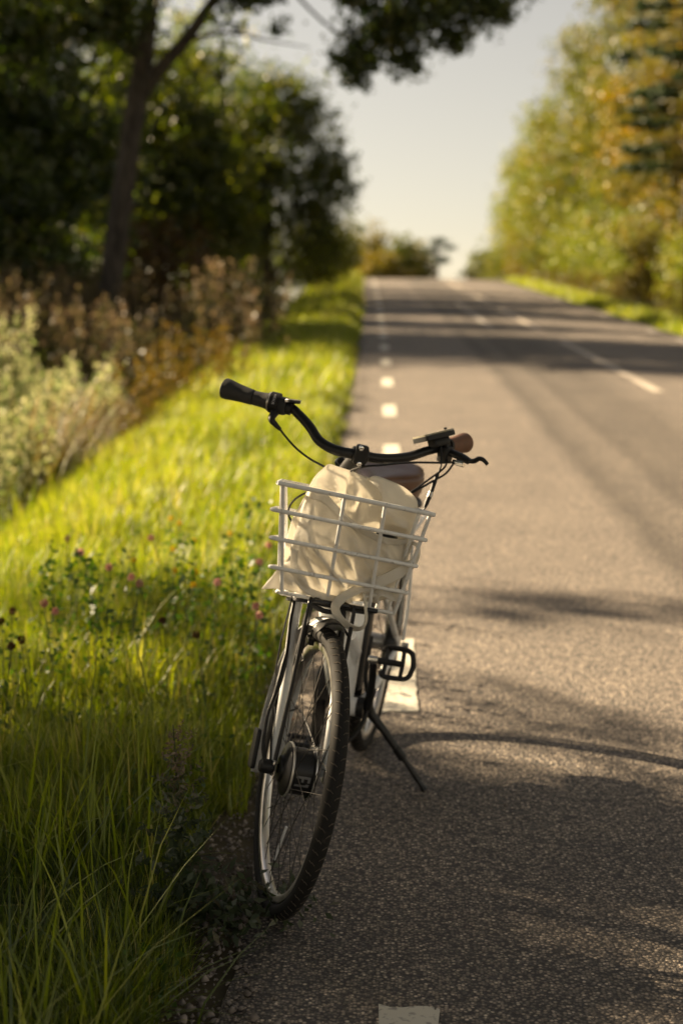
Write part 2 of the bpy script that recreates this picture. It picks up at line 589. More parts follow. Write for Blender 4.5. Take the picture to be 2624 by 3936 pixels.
M['silverweed'] = leaf_mat('silvery_weed', [(0.06, 0.09, 0.025), (0.17, 0.22, 0.075), (0.36, 0.39, 0.18), (0.52, 0.48, 0.29)], 0.4, 0.03, 0.25, 1.5)
M['dryweed'] = leaf_mat('dry_weed', [(0.030, 0.036, 0.012), (0.070, 0.065, 0.025), (0.135, 0.105, 0.055), (0.24, 0.175, 0.11)], 0.4, 0.03, 0.35, 0.9)
M['rust'] = leaf_mat('rusty_weed', [(0.035, 0.042, 0.010), (0.08, 0.068, 0.014), (0.14, 0.088, 0.02), (0.22, 0.14, 0.045)], 0.45, 0.03, 0.3, 1.2)
M['sedge'] = leaf_mat('sedge_blade', [(0.018, 0.026, 0.006), (0.05, 0.06, 0.012), (0.18, 0.12, 0.045), (0.40, 0.26, 0.14)], 0.45, 0.05, 0.0, 1)
M['mug'] = leaf_mat('mugwort_leaf', [(0.035, 0.055, 0.025), (0.07, 0.09, 0.045), (0.17, 0.13, 0.085), (0.24, 0.17, 0.12)], 0.3, 0.05, 0.0, 1)
M['clover'] = leaf_mat('clover_leaf', [(0.035, 0.075, 0.014), (0.07, 0.13, 0.02), (0.11, 0.16, 0.03)], 0.4, 0.04, 0.0, 1)
M['pink'] = leaf_mat('clover_flower', [(0.36, 0.14, 0.12), (0.50, 0.27, 0.25), (0.58, 0.38, 0.36)], 0.35, 0.02, 0.0, 1)
M['seedhead'] = leaf_mat('brown_seedhead', [(0.06, 0.025, 0.014), (0.13, 0.055, 0.025)], 0.2, 0.02, 0, 1)
M['yellow'] = leaf_mat('yellow_flower', [(0.5, 0.33, 0.02), (0.62, 0.45, 0.04)], 0.4, 0.02, 0.0, 1)
M['bark'] = bark_mat('grey_bark', (0.022, 0.019, 0.016), (0.085, 0.072, 0.06))
M['darkbark'] = bark_mat('dark_bark', (0.018, 0.015, 0.012), (0.06, 0.05, 0.04))
M['stem'] = simple('green_stem', (0.06, 0.075, 0.025), 0.8)
M['dock'] = leaf_mat('dock_seed', [(0.12, 0.035, 0.012), (0.26, 0.085, 0.018)], 0.4, 0.03, 0, 1)
M['deadleaf'] = leaf_mat('fallen_leaf', [(0.17, 0.06, 0.02), (0.28, 0.12, 0.03)], 0.3, 0.03, 0, 1)

# ------------------------------------------------------------------ the lie of the land
def road_g(Y):
    Y = np.asarray(Y, float)
    z = 0.004 * np.clip(Y - 30, 0, 60)
    q = np.clip(Y - 62, 0, None)
    z = z - np.where(q < 18, 0.003 * q * q, 0.003 * 324 + 0.108 * (q - 18) * 0.6)
    return z
def shift(Y):
    return -0.62 * (np.clip(np.asarray(Y, float) - 10, 0, 90) / 56) ** 1.5
EDGE_L, CENTRE, EDGE_R = -0.33, 3.0, 5.55
def road_z(X, Y):
    X = np.asarray(X, float)
    return road_g(Y) - 0.030 * np.clip(X - shift(Y) - CENTRE, 0, None)
PX = [-400, -60, -25, -12, -8, -5.2, -4.3, -3.6, -3.1, -2.7, -2.35, -2.0, -1.4, -0.8, -0.5, -0.36, -0.25, 1, 3.2, 5.4, 5.62, 5.9, 6.5, 7.3, 9, 14, 30, 80, 400]
PZ = [2, 1.2, 0.5, 0.15, 0.05, -0.25, -0.55, -0.95, -1.0, -0.75, -0.32, -0.08, 0.0, 0.015, 0.0, -0.02, -0.05, -0.08, -0.10, -0.16, -0.15, -0.13, -0.22, -0.25, 0.05, 0.4, 0.9, 1.5, 2]
def ground_z(X, Y):
    X = np.asarray(X, float); Y = np.asarray(Y, float)
    return road_g(Y) + np.interp(X - shift(Y), PX, PZ)

def build_ground():
    xs = np.unique(np.concatenate([np.array(PX, float), np.linspace(-6, 9, 46)]))
    ys = np.concatenate([[-200, -60, -20, -8, -3], np.arange(-1, 12, 0.5), np.arange(12, 96, 1.5), np.arange(96, 200, 8), [230, 300, 450, 800, 1600]])
    X, Y = np.meshgrid(xs, ys)
    SX = X + shift(Y)
    Z = ground_z(SX, Y)
    off = np.abs(X - 2.6) > 3.2
    nz = np.array([mnoise.noise((x * 0.9, y * 0.9, 3)) for x, y in zip(SX.ravel(), Y.ravel())]).reshape(X.shape)
    Z = Z + np.where(off, 0.05 * nz, 0.0)
    V = np.stack([SX, Y, Z], -1).reshape(-1, 3)
    nx = len(xs)
    i, j = np.meshgrid(np.arange(len(ys) - 1), np.arange(nx - 1), indexing='ij')
    a = (i * nx + j).ravel()
    F = np.stack([a, a + 1, a + nx + 1, a + nx], 1)
    me = fast_mesh('ground', V, F, True)
    me.materials.append(M['soil'])
    tag(link_in(bpy.data.objects.new('ground', me)), kind='structure')
build_ground()

def edge_wob(Y):
    return np.array([0.035 * mnoise.noise((0.3, y * 1.7, 7.1)) + 0.02 * mnoise.noise((0.3, y * 6.0, 1.1)) for y in np.atleast_1d(Y)])

def build_road():
    us = np.concatenate([[0], np.linspace(0.02, 1, 34)])
    ys = np.concatenate([[-60, -20, -6, -2], np.arange(0, 10, 0.12), np.arange(10, 30, 0.5), np.arange(30, 110, 1.0), np.arange(110, 260, 10)])
    V, T = [], []
    wl = edge_wob(ys)
    for y, wv in zip(ys, wl):
        xl = EDGE_L + shift(y) + wv
        xr = EDGE_R + shift(y)
        for k, u in enumerate(us):
            x = xl + (xr - xl) * u
            z = float(road_z(x, y))
            V.append((x, y, z)); T.append((x - shift(y) - 0.0) / 7.0 if True else 0)
        # shoulders of the slab
    nx = len(us)
    ny = len(ys)
    F = []
    for i in range(ny - 1):
        for j in range(nx - 1):
            a = i * nx + j
            F.append((a, a + 1, a + nx + 1, a + nx))
    n0 = len(V)
    for y, wv in zip(ys, wl):
        V.append((EDGE_L + shift(y) + wv - 0.03, y, float(road_g(y)) - 0.07)); T.append(0)
    for y in ys:
        V.append((EDGE_R + shift(y) + 0.03, y, float(road_z(EDGE_R + shift(y), y)) - 0.12)); T.append(0.8)
    for i in range(ny - 1):
        F.append((n0 + i, i * nx, (i + 1) * nx, n0 + i + 1))
        F.append((i * nx + nx - 1, n0 + ny + i, n0 + ny + i + 1, (i + 1) * nx + nx - 1))
    me = fast_mesh('road', np.array(V), np.array(F), True, np.array(T))
    me.materials.append(M['asphalt'])
    return tag(link_in(bpy.data.objects.new('road', me)), kind='structure')
ROAD = build_road()

def dash(name, x, y0, y1, wd, mat, seed, ragged=0.004):
    """a painted dash: thin thermoplastic slab with worn edges"""
    r_ = np.random.default_rng(seed)
    ys = np.linspace(y0, y1, max(8, int((y1 - y0) / 0.05)))
    n = 6
    V, F = [], []
    for i, y in enumerate(ys):
        for k in range(n):
            u = k / (n - 1)
            xx = x + shift(y) + wd * (u - 0.5)
            if k in (0, n - 1):
                xx += r_.normal(0, ragged * 0.5)
            yy = y
            if i in (0, len(ys) - 1):
                yy += r_.normal(0, ragged * 1.6)
            V.append((xx, yy, float(road_z(xx, yy)) + 0.004))
    top = len(V)
    for i in range(len(ys) - 1):
        for k in range(n - 1):
            a = i * n + k
            F.append((a, a + 1, a + n + 1, a + n))
    # rim
    ring = [k for k in range(n)] + [i * n + n - 1 for i in range(1, len(ys))] + [(len(ys) - 1) * n + k for k in range(n - 2, -1, -1)] + [i * n for i in range(len(ys) - 2, 0, -1)]
    for a in ring:
        v = V[a]; V.append((v[0], v[1], v[2] - 0.007))
    for i in range(len(ring)):
        j = (i + 1) % len(ring)
        F.append((ring[j], ring[i], top + i, top + j))
    return mobj(name, V, F, mat, ROAD, False)

for k in range(22):
    dash('edge_line_dash', 0.055, 1.97 + 3 * k, 2.93 + 3 * k, 0.125, M['paint'], 100 + k)
for (a, b_) in ((4.5, 13.5), (16.4, 25.3), (28.2, 37.2), (40.2, 49.2), (52.2, 61.2)):
    dash('centre_line_dash', CENTRE, a, b_, 0.11, M['faded_paint'], int(a))
dash('worn_line_dash', 2.15, 29, 41, 0.11, M['worn_paint'], 77, 0.02)
for k in range(6, 20):
    dash('edge_line_dash', 5.28, 1.9 + 3 * k, 2.9 + 3 * k, 0.11, M['worn_paint'], 300 + k)

# ------------------------------------------------------------------ gravel along the edge
def build_gravel():
    n = 5200
    y = 1.9 + 14 * rng.random(n) ** 2.1
    x = EDGE_L + shift(y) + rng.normal(-0.055, 0.055, n)
    on = rng.random(n) < 0.05
    x = np.where(on, EDGE_L + 0.02 + np.abs(rng.normal(0, 0.35, n)), x)
    s = np.clip(rng.lognormal(-5.35, 0.45, n), 0.002, 0.016)
    s = np.where(on, np.minimum(s, 0.007) , s)
    ico = np.array([(0, 0, 1), (0.9, 0, .2), (0.28, 0.85, .25), (-0.73, 0.53, .2), (-0.73, -0.53, .15), (0.28, -0.85, .2), (0, 0, -.6)])
    fi = np.array([(0, 1, 2), (0, 2, 3), (0, 3, 4), (0, 4, 5), (0, 5, 1), (6, 2, 1), (6, 3, 2), (6, 4, 3), (6, 5, 4), (6, 1, 5)])
    a = rng.random(n) * 6.28
    jit = 1 + 0.35 * rng.normal(size=(n, 7, 3))
    P = ico[None] * jit * s[:, None, None]
    c, sn = np.cos(a), np.sin(a)
    Q = P.copy()
    Q[..., 0] = P[..., 0] * c[:, None] - P[..., 1] * sn[:, None]
    Q[..., 1] = P[..., 0] * sn[:, None] + P[..., 1] * c[:, None]
    z = np.where(x > EDGE_L + shift(y), road_z(x, y), np.maximum(ground_z(x, y) + 0.012, -0.035 * np.clip((EDGE_L - x) / 0.08, 0, 1))) + s * 0.3
    Q += np.stack([x, y, z], -1)[:, None, :]
    F = (fi[None] + (np.arange(n) * 7)[:, None, None]).reshape(-1, 3)
    me = fast_mesh('gravel', Q.reshape(-1, 3), F)
    me.materials.append(M['stone'])
    tag(link_in(bpy.data.objects.new('gravel', me)), 'grey and pinkish loose gravel along the asphalt edge', 'gravel', kind='stuff')
build_gravel()

# ------------------------------------------------------------------ grass
def blades(x, y, z, h, wd, yaw, bend, lean, tint):
    n = len(x)
    t = np.array([0, 0.38, 0.72, 1.0])
    wt = np.array([1.0, 0.85, 0.55, 0.0])
    dx, dy = np.cos(yaw), np.sin(yaw)
    sx, sy = -dy, dx
    # curve: out grows with t^2
    outd = h[:, None] * (lean[:, None] * t[None] + bend[:, None] * t[None] ** 2)
    up = h[:, None] * t[None] * np.sqrt(np.clip(1 - (0.65 * (lean + bend))[:, None] ** 2 * t[None], 0.12, 1))
    cx = x[:, None] + dx[:, None] * outd
    cy = y[:, None] + dy[:, None] * outd
    cz = z[:, None] + up
    hw = 0.5 * wd[:, None] * wt[None]
    L = np.stack([cx - sx[:, None] * hw, cy - sy[:, None] * hw, cz], -1)
    Rr = np.stack([cx + sx[:, None] * hw, cy + sy[:, None] * hw, cz], -1)
    V = np.empty((n, 7, 3))
    V[:, 0], V[:, 1] = L[:, 0], Rr[:, 0]
    V[:, 2], V[:, 3] = L[:, 1], Rr[:, 1]
    V[:, 4], V[:, 5] = L[:, 2], Rr[:, 2]
    V[:, 6] = L[:, 3]
    f = np.array([(0, 1, 3), (0, 3, 2), (2, 3, 5), (2, 5, 4), (4, 5, 6)])
    F = (f[None] + (np.arange(n) * 7)[:, None, None]).reshape(-1, 3)
    tt = np.repeat(tint, 7)
    return V.reshape(-1, 3), F, tt

def patchy(x, y, s, seed=0.0):
    return np.array([mnoise.noise((a * s, b * s, seed)) for a, b in zip(x, y)])

def grass_field(name, label, specs, inner_edge):
    Vs, Fs, Ts = [], [], []
    off = 0
    for (n, y0, y1, x0f, x1f, h0, h1, wd, bend, *tsh) in specs:
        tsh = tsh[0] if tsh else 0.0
        y = y0 + (y1 - y0) * rng.random(n)
        x = x0f(y) + (x1f(y) - x0f(y)) * rng.random(n)
        pt = patchy(x, y, 1.6, 2.0)
        p2 = patchy(x, y, 0.55, 9.0)
        h = (h0 + (h1 - h0) * rng.random(n) ** 1.5) * (1 + 0.45 * pt + 0.25 * p2)
        # short near the asphalt
        d = np.clip(np.abs(x - inner_edge(y)) + .05, .05, None)
        h = h * np.clip(0.35 + d / 0.4, 0.35, 1.0)
        keep = rng.random(n) < np.clip(0.25 + d / 0.12, 0, 1)
        x, y, h, pt = x[keep], y[keep], h[keep], pt[keep]
        n = len(x)
        yaw = rng.random(n) * 6.283
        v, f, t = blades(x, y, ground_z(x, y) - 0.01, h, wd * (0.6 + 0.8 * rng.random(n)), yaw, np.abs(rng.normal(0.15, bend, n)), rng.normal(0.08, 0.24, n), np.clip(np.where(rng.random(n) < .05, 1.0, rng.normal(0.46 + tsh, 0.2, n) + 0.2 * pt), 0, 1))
        Vs.append(v); Fs.append(f + off); Ts.append(t)
        off += len(v)
    me = fast_mesh(name, np.vstack(Vs), np.vstack(Fs), False, np.concatenate(Ts))
    me.materials.append(M['grass'])
    return tag(link_in(bpy.data.objects.new(name, me)), label, 'grass', kind='stuff')

eL = lambda y: EDGE_L + shift(y) - 0.06
eW = lambda y: eL(y) + 0.02 + 0.10 * patchy(np.zeros(len(y)) + 3.3, y, 1.5, 4.0) + 0.05 * patchy(np.zeros(len(y)) + 1.3, y, 5.0, 2.0)
fl = lambda y: np.maximum(-0.30 * y - 0.5, -2.55 + shift(y))      # left limit of what can be seen
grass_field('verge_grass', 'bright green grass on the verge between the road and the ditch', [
    (60000, 1.7, 4.4, lambda y: -0.32 * y - 0.25, lambda y: eW(y) - .10 * np.clip((4.6 - y) / .8, 0, 1), 0.06, 0.18, 0.0036, 0.4, -.24),  # negative tint shifts darken the near blades, putting foreground shade into their colour
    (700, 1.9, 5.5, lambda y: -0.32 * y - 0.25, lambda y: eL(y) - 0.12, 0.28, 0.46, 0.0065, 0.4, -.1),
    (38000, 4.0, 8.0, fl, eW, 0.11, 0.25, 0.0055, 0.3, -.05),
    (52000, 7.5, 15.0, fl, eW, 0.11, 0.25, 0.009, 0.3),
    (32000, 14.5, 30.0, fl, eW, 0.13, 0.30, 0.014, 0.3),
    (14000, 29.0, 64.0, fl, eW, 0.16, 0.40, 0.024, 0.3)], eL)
eR = lambda y: EDGE_R + shift(y) + 0.03
grass_field('roadside_grass', 'sunlit grass strip along the far side of the road', [
    (15000, 18.0, 66.0, eR, lambda y: eR(y) + 1.3, 0.15, 0.36, 0.022, 0.3)], eR)
eD = lambda y: -2.4 + shift(y)
grass_field('ditch_grass', 'dark rank grass in the ditch left of the mown verge', [
    (10000, 7.0, 30.0, lambda y: np.maximum(-0.30 * y - 0.5, -7.0), eD, 0.2, 0.55, 0.012, 0.4)], lambda y: 0 * y + 9)

# ------------------------------------------------------------------ leaves and trees
def leaf_quads(C, L, Wd, spread_up=0.3, tint=None, fold=0.25):
    n = len(C)
    d = rng.normal(size=(n, 3)); d[:, 2] -= spread_up
    d /= np.linalg.norm(d, axis=1)[:, None]
    s = np.cross(d, rng.normal(size=(n, 3)))
    s /= np.linalg.norm(s, axis=1)[:, None] + 1e-9
    nn = np.cross(d, s)
    L = np.broadcast_to(L, n)[:, None]; Wd = np.broadcast_to(Wd, n)[:, None]
    V = np.empty((n, 4, 3))
    V[:, 0] = C - d * L * 0.5
    V[:, 1] = C + s * Wd * 0.5 + nn * Wd * fold
    V[:, 2] = C + d * L * 0.5
    V[:, 3] = C - s * Wd * 0.5 + nn * Wd * fold
    F = np.arange(n * 4).reshape(n, 4)
    return V.reshape(-1, 3), F, np.repeat(tint if tint is not None else rng.random(n), 4)

def crown_points(blobs, nleaf, clump=0.32, per=22, shell=0.55):
    """points in clumps spread through the given ellipsoids"""
    vols = np.array([b[1][0] * b[1][1] * b[1][2] for b in blobs]) ** 0.75
    vols = vols / vols.sum()
    pts, tn = [], []
    for (c, r), f in zip(blobs, vols):
        k = max(3, int(nleaf * f / per))
        d = rng.normal(size=(k, 3)); d /= np.linalg.norm(d, axis=1)[:, None]
        rad = (shell + (1 - shell) * rng.random(k)) * np.where(rng.random(k) < 0.3, rng.random(k), 1)
        rad = rad * (1 + 0.16 * rng.normal(size=k))
        cc = np.array(c) + d * rad[:, None] * np.array(r)
        sz = clump * (0.5 + rng.random(k)) * min(1.3, 0.6 + 0.25 * min(r))
        p = cc[:, None, :] + rng.normal(size=(k, per, 3)) * sz[:, None, None] * np.array([0.62, 0.62, 0.5])
        pts.append(p.reshape(-1, 3))
        tn.append((np.clip(rng.normal(0.42, 0.17, k), 0, 1)[:, None] + rng.normal(0, 0.12, (k, per))).ravel())
    return np.vstack(pts), np.clip(np.concatenate(tn), 0, 1)

def make_tree(name, label, cat, base, trunks, blobs, nleaf, leaf, mat, bark, group=None, clump=0.32, per=22, shell=0.55, aspect=0.6, zmin=None, extra=None):
    """trunks: list of (points relative to the base, radii); blobs relative to the base"""
    root = empty(name, base)
    tag(root, label, cat, group)
    for i, (P, r) in enumerate(trunks):
        V, F = tube(P, r, 9 if i == 0 else 6, 5)
        if i == 0:
            V = V + 0.04 * r[0] * rng.normal(size=V.shape)
        mobj('trunk' if i == 0 else 'branch', V, F, bark, root)
    pts, tn = crown_points(blobs, nleaf, clump, per, shell)
    if zmin is not None:
        k = pts[:, 2] > zmin
        pts, tn = pts[k], tn[k]
    ls = leaf * (0.7 + 0.6 * rng.random(len(pts)))
    V, F, t = leaf_quads(pts, ls, ls * aspect, 0.35, tn)
    me = fast_mesh('crown', V, F, False, t)
    me.materials.append(mat)
    link_in(bpy.data.objects.new('crown', me), root)
    if extra:
        pts, tn = crown_points(extra[0], extra[1], .2, 16, .3)
        ls = leaf * (0.7 + 0.6 * rng.random(len(pts)))
        V, F, t = leaf_quads(pts, ls, ls * aspect, 0.35, tn)
        me = fast_mesh('hanging_foliage', V, F, False, t)
        me.materials.append(mat)
        link_in(bpy.data.objects.new('hanging_foliage', me), root)
    return root

def auto_trunk(h, r, lean=(0, 0), nb=4, spread=1.2, z0=0.25):
    P = [(0, 0, -0.4), (lean[0] * .3, lean[1] * .3, h * .3), (lean[0] * .7, lean[1] * .7, h * .62), (lean[0], lean[1], h * .92)]
    out_ = [(P, [r * 1.25, r, r * .65, r * .2])]
    for k in range(nb):
        t = z0 + (0.8 - z0) * (k + 0.5) / nb
        a = k * 2.4 + rng.random()
        q = np.array([lean[0] * t, lean[1] * t, h * t])
        e = q + np.array([math.cos(a) * spread, math.sin(a) * spread, h * 0.16])
        out_.append(([q, (q + e) / 2 + np.array([0, 0, .12]), e], [r * .4, r * .28, r * .08]))
    return out_

G = lambda x, y: float(ground_z(x, y))
# --- the big leaning tree with a limb over the road
bx_, by_ = -4.85, 26.0
bz_ = G(bx_, by_)
rel = lambda *p: (p[0] - bx_, p[1] - by_, p[2] - bz_)
tr = [([rel(-4.9, 26, -.5), rel(-4.72, 26, .9), rel(-4.5, 26, 2.3), rel(-4.2, 26, 4.0), rel(-3.9, 26, 5.7), rel(-3.55, 26, 8.2), rel(-3.3, 26, 10.5)], [.24, .21, .19, .175, .14, .10, .04]),
      ([rel(-4.22, 26, 3.9), rel(-3.8, 25.9, 4.45), rel(-3.3, 25.8, 4.95), rel(-2.7, 25.6, 5.65), rel(-1.7, 25.0, 6.25), rel(-.4, 24.3, 6.35), rel(.9, 23.6, 6.1), rel(1.7, 23.4, 5.7)], [.13, .12, .105, .09, .07, .05, .03, .012]),
      ([rel(-2.0, 25.2, 6.1), rel(-1.2, 24.6, 5.2), rel(-.7, 24.2, 4.75), rel(-.3, 23.8, 4.35)], [.035, .025, .018, .008]),
      ([rel(-3.35, 25.8, 4.9), rel(-2.6, 25.2, 4.95), rel(-1.9, 24.6, 4.75), rel(-1.2, 24.3, 4.6)], [.04, .03, .02, .008]),
      ([rel(-4.0, 26, 5.0), rel(-3.7, 25.5, 5.6), rel(-3.5, 25.2, 6.4)], [.06, .045, .03]),
      ([rel(-4.1, 26, 4.6), rel(-4.9, 25.2, 5.3), rel(-5.9, 24.4, 5.9)], [.07, .05, .02]),
      ([rel(-.4, 24.3, 6.3), rel(.1, 23.9, 5.5), rel(.3, 23.7, 4.9)], [.03, .02, .008])]
bl = [((.05, 23.8, 5.35), (.75, .8, .95)), ((.95, 23.5, 5.75), (.85, .8, .75)), ((-.45, 23.9, 4.55), (.5, .5, .5)), ((1.6, 23.4, 5.75), (.45, .5, .55)), ((.5, 23.9, 6.6), (1.6, 1.2, .9)), ((-.95, 24.3, 5.9), (.55, .7, .4)),
      ((-2.3, 25.2, 6.1), (.8, .8, .35)), ((-2.6, 25.2, 5.15), (.35, .4, .25)), ((-1.8, 24.8, 4.9), (.35, .35, .18)), ((-5.6, 24.2, 5.9), (1.5, 1.4, .75)), ((-6.4, 24.0, 4.9), (.9, 1.0, .7)), ((-4.1, 25.0, 6.1), (1.0, 1.2, .6)), ((-3.4, 26, 8.7), (3.3, 2.8, 2.2)), ((-5.2, 27, 7.6), (2.2, 2, 1.4))]
hang = [((.0, 23.6, 4.75), (.62, .55, .6)), ((.75, 23.5, 5.0), (.75, .6, .55)), ((1.45, 23.4, 5.05), (.5, .5, .45)), ((-.45, 23.8, 4.3), (.38, .4, .42)), ((1.95, 23.3, 5.35), (.28, .3, .2)), ((.3, 23.6, 4.3), (.32, .3, .3)), ((1.0, 23.5, 4.6), (.35, .3, .25)), ((-.5, 23.9, 5.4), (.5, .5, .4)), ((.6, 23.7, 5.7), (1.2, .8, .5)), ((-4.6, 25.0, 5.3), (1.2, .9, .7)), ((-6.0, 24.6, 4.9), (1.0, .8, .9)), ((-2.2, 25.2, 5.6), (.8, .6, .3))]
make_tree('oak_tree', 'big dark tree with a leaning grey trunk and a limb hanging over the road', 'tree', (bx_, by_, bz_), tr, [(rel(*c), r) for c, r in bl], 26000, 0.115, M['oak'], M['bark'], clump=.26, per=20, shell=.35, extra=([(rel(*c), r) for c, r in hang], 17000))

# --- roadside tree on the left, rounded, at the edge of the road
x, y = -3.5, 44.0
make_tree('roadside_tree', 'rounded dark green tree right beside the left edge of the road', 'tree', (x, y, G(x, y)),
          [([(0, 0, -.3), (.05, 0, 1.2), (.1, 0, 3), (.2, 0, 5.6)], [.2, .17, .12, .04]), ([(.05, 0, 1.4), (.8, -.2, 2.3), (1.5, -.3, 3.2)], [.08, .06, .02]), ([(.05, 0, 1.8), (-.8, -.2, 3), (-1.3, -.3, 4.1)], [.08, .06, .02])],
          [((.3, 0, 4.5), (2.0, 2.0, 2.5)), ((1.45, -.2, 3.4), (1.15, 1.3, 1.5)), ((1.75, -.1, 2.4), (.7, .9, .7)), ((-1.0, .2, 5.2), (1.5, 1.5, 1.7)), ((-.9, -.4, 3.0), (1.3, 1.2, 1.3)), ((.9, -.3, 6.0), (1.3, 1.3, 1.0)), ((.1, 0, 6.6), (1.7, 1.6, 1.0)), ((2.0, -.2, 4.4), (.8, 1.0, 1.2))],
          27000, .13, M['forest'], M['darkbark'], clump=.3, per=20)
# --- the wood on the left
wood = [(-8.0, 30.0, 9.5, 2.1, 'oak', 'dark tree right behind the big leaning trunk, on its left'), (-9.6, 29.0, 9, 2.4, 'oak', 'dark leafy tree at the left edge of the picture'),
        (-6.4, 38.6, 8.0, 1.7, 'forest', 'tree in the wood between the leaning trunk and the rounded roadside tree'),
        (-9.2, 35.0, 7.5, 1.7, 'forest', 'tall green tree deep in the wood on the left'), (-12.5, 36.8, 7.5, 1.7, 'forest', 'broad dark tree at the far left of the wood'),
        (-15.5, 30.0, 10, 2.6, 'oak', 'unseen tree outermost on the left of the wood, added to shade the weeds'), (-6.9, 28.6, 8.5, 2.2, 'oak', 'dark tree crowding the leaning trunk on its left'), (-4.9, 38.4, 6.0, 1.4, 'forest', 'tree just left of the rounded roadside tree'),  # outermost tree is out of view, added to shade the weeds
        (-5.4, 45.8, 8.8, 2.1, 'forest', 'tall tree just left of and behind the rounded roadside tree'), (-7.6, 42.0, 6.4, 1.8, 'forest', 'green tree in the middle of the wood, behind the trunk'),
        (-5.4, 51.0, 6, 1.6, 'forest', 'tree behind the rounded roadside tree')]
for (x, y, h, r, mk, lb) in wood:
    nb = [((rng.normal() * .2, rng.normal() * .2, h * .62), (r, r, h * .36)), ((r * .6, -.3, h * .38), (r * .7, r * .7, h * .17)), ((-r * .6, -.4, h * .42), (r * .7, r * .7, h * .2)), ((.2, -r * .6, h * .28), (r * .85, r * .7, h * .19)), ((-.3, .5, h * .82), (r * .6, r * .6, h * .16))]
    make_tree('forest_tree', lb, 'tree', (x, y, G(x, y)), auto_trunk(h, .16, (rng.normal() * .4, 0), 4, r * .8), nb, 17000, .15, M[mk], M['darkbark'], 'trees of the wood on the left', clump=.36, per=20, shell=.4)
for (x, y, h, r, mk, lb) in ((-5.0, 33.0, 2.6, 1.3, 'russet', 'low russet shrub just right of the leaning trunk'), (-7.4, 27.5, 2.0, 1.3, 'oak', 'low dark shrub at the foot of the wood, left of the trunk'), (-8.7, 21.6, 2.8, 1.4, 'oak', 'unseen dark shrub added beyond the left edge to shade the dry weeds, nearer one'), (-8.0, 24.8, 3.2, 1.5, 'oak', 'unseen dark shrub added beyond the left edge to shade the dry weeds, farther one'), (-6.6, 29.6, 3.0, 1.5, 'oak', 'dark bush filling the gap left of the leaning trunk'), (-8.9, 27.0, 3.4, 1.6, 'oak', 'tall dark shrub at the left edge of the picture'), (-3.9, 36.0, 2.2, 1.1, 'forest', 'green shrub under the rounded roadside tree'),  # the two shrubs beyond the left edge are added to shade the dry weeds
                             (-6.6, 34.0, 2.3, 1.4, 'forest', 'bushy shrub in the shade behind the leaning trunk'), (-8.8, 33.0, 2.6, 1.5, 'oak', 'dark thicket shrub at the left edge of the wood'), (-2.2, 49.0, 2.4, 1.2, 'lime', 'pale green bush on the verge behind the rounded tree'), (-4.4, 56.0, 3.4, 2.0, 'forest', 'bush far behind the trunk of the rounded tree'), (-6.8, 55.0, 3.6, 2.1, 'oak', 'dark bush at the back of the wood'), (-4.6, 48.0, 2.6, 1.5, 'forest', 'low bush close behind the trunk of the rounded tree')):
    make_tree('shrub', lb, 'shrub', (x, y, G(x, y)), auto_trunk(h * .8, .05, (0.1, 0), 4, r * .6, .1), [((0, 0, h * .55), (r, r, h * .5)), ((r * .4, -.3, h * .3), (r * .7, r * .7, h * .28)), ((-r * .4, -.2, h * .35), (r * .7, r * .7, h * .3))], 5000, .11, M[mk], M['darkbark'], 'shrubs along the wood', clump=.25, per=18)

# --- unseen trees added up-sun, crowns shaped to shade the near road and grass
keep_rng, rng = rng, np.random.default_rng(404)
for (x, y, blobs, n, lb) in ((-13.25, 8.55, [((0, 0, 6.95), (1.9, 1.25, 2.0)), ((.2, .35, 5.95), (1.5, 1.2, .75)), ((.3, -2.2, 6.4), (1.7, 1.4, 1.9)), ((.2, -.4, 5.6), (1.3, 1.2, .9))], 24000, 'unseen tree added up-sun to shade the grass at the lower left'),
                             (-12.3, 10.3, [((0, 0, 6.40), (1.2, .95, .40)), ((-.2, -.8, 6.02), (1.2, .65, .48)), ((1.9, -.4, 6.4), (.7, .6, .7))], 6800, 'low unseen tree added up-sun to shade the front wheel'),
                             (-12.35, 11.0, [((0, -.3, 5.6), (1.1, 1.1, .8)), ((0, .8, 5.85), (1.0, .8, .9)), ((.6, .4, 6.3), (.9, .6, .6))], 560, 'thin unseen tree added up-sun to dapple the road behind the bicycle'),
                             (-11.9, 13.0, [((0, 0, 6.5), (.6, .5, .36))], 170, 'slender unseen tree added up-sun to shade a patch of road')):
    hh = blobs[0][0][2]
    make_tree('sun_blocker_tree', lb, 'tree', (x, y, G(x, y)), auto_trunk(hh + .6, .15 if n > 2000 else .05, (0.1, 0), 5 if n > 2000 else 0, 1.4, .6), blobs, n, .12, M['oak'], M['bark'], 'unseen trees added to shade the near road', clump=.28, per=18, shell=.15)
rng = keep_rng

# --- unseen trees added to block sky light; those on the right extend the row
make_tree('sky_blocker_tree', 'broad unseen tree left of the camera, its low limbs added to block sky light', 'tree', (-5.4, -.6, G(-5.4, -.6)),
          [([(0, 0, -.3), (.1, 0, 2), (.2, 0, 4.5), (.2, 0, 9)], [.32, .27, .2, .05]), ([(.1, 0, 2.6), (1.6, .8, 3.9), (3.6, 1.8, 4.5), (6.0, 2.2, 4.8)], [.12, .1, .07, .02]), ([(.1, 0, 3.0), (1.6, 2.2, 3.9), (2.8, 3.8, 4.2)], [.1, .07, .02])],
          [((3.9, 2.0, 4.5), (2.4, 2.5, .8)), ((6.2, 1.5, 4.9), (1.9, 2.5, .8)), ((2.6, 3.6, 4.2), (1.6, 1.2, .7)), ((1.2, -1.5, 5.0), (2.2, 2.2, 1.2)), ((4.0, -1.8, 5.2), (2.6, 1.8, .9)), ((0, 0, 7.2), (3.2, 3.0, 2.4))], 21000, .37, M['oak'], M['bark'], 'unseen trees added to block sky light', clump=.4, per=18, shell=.2)
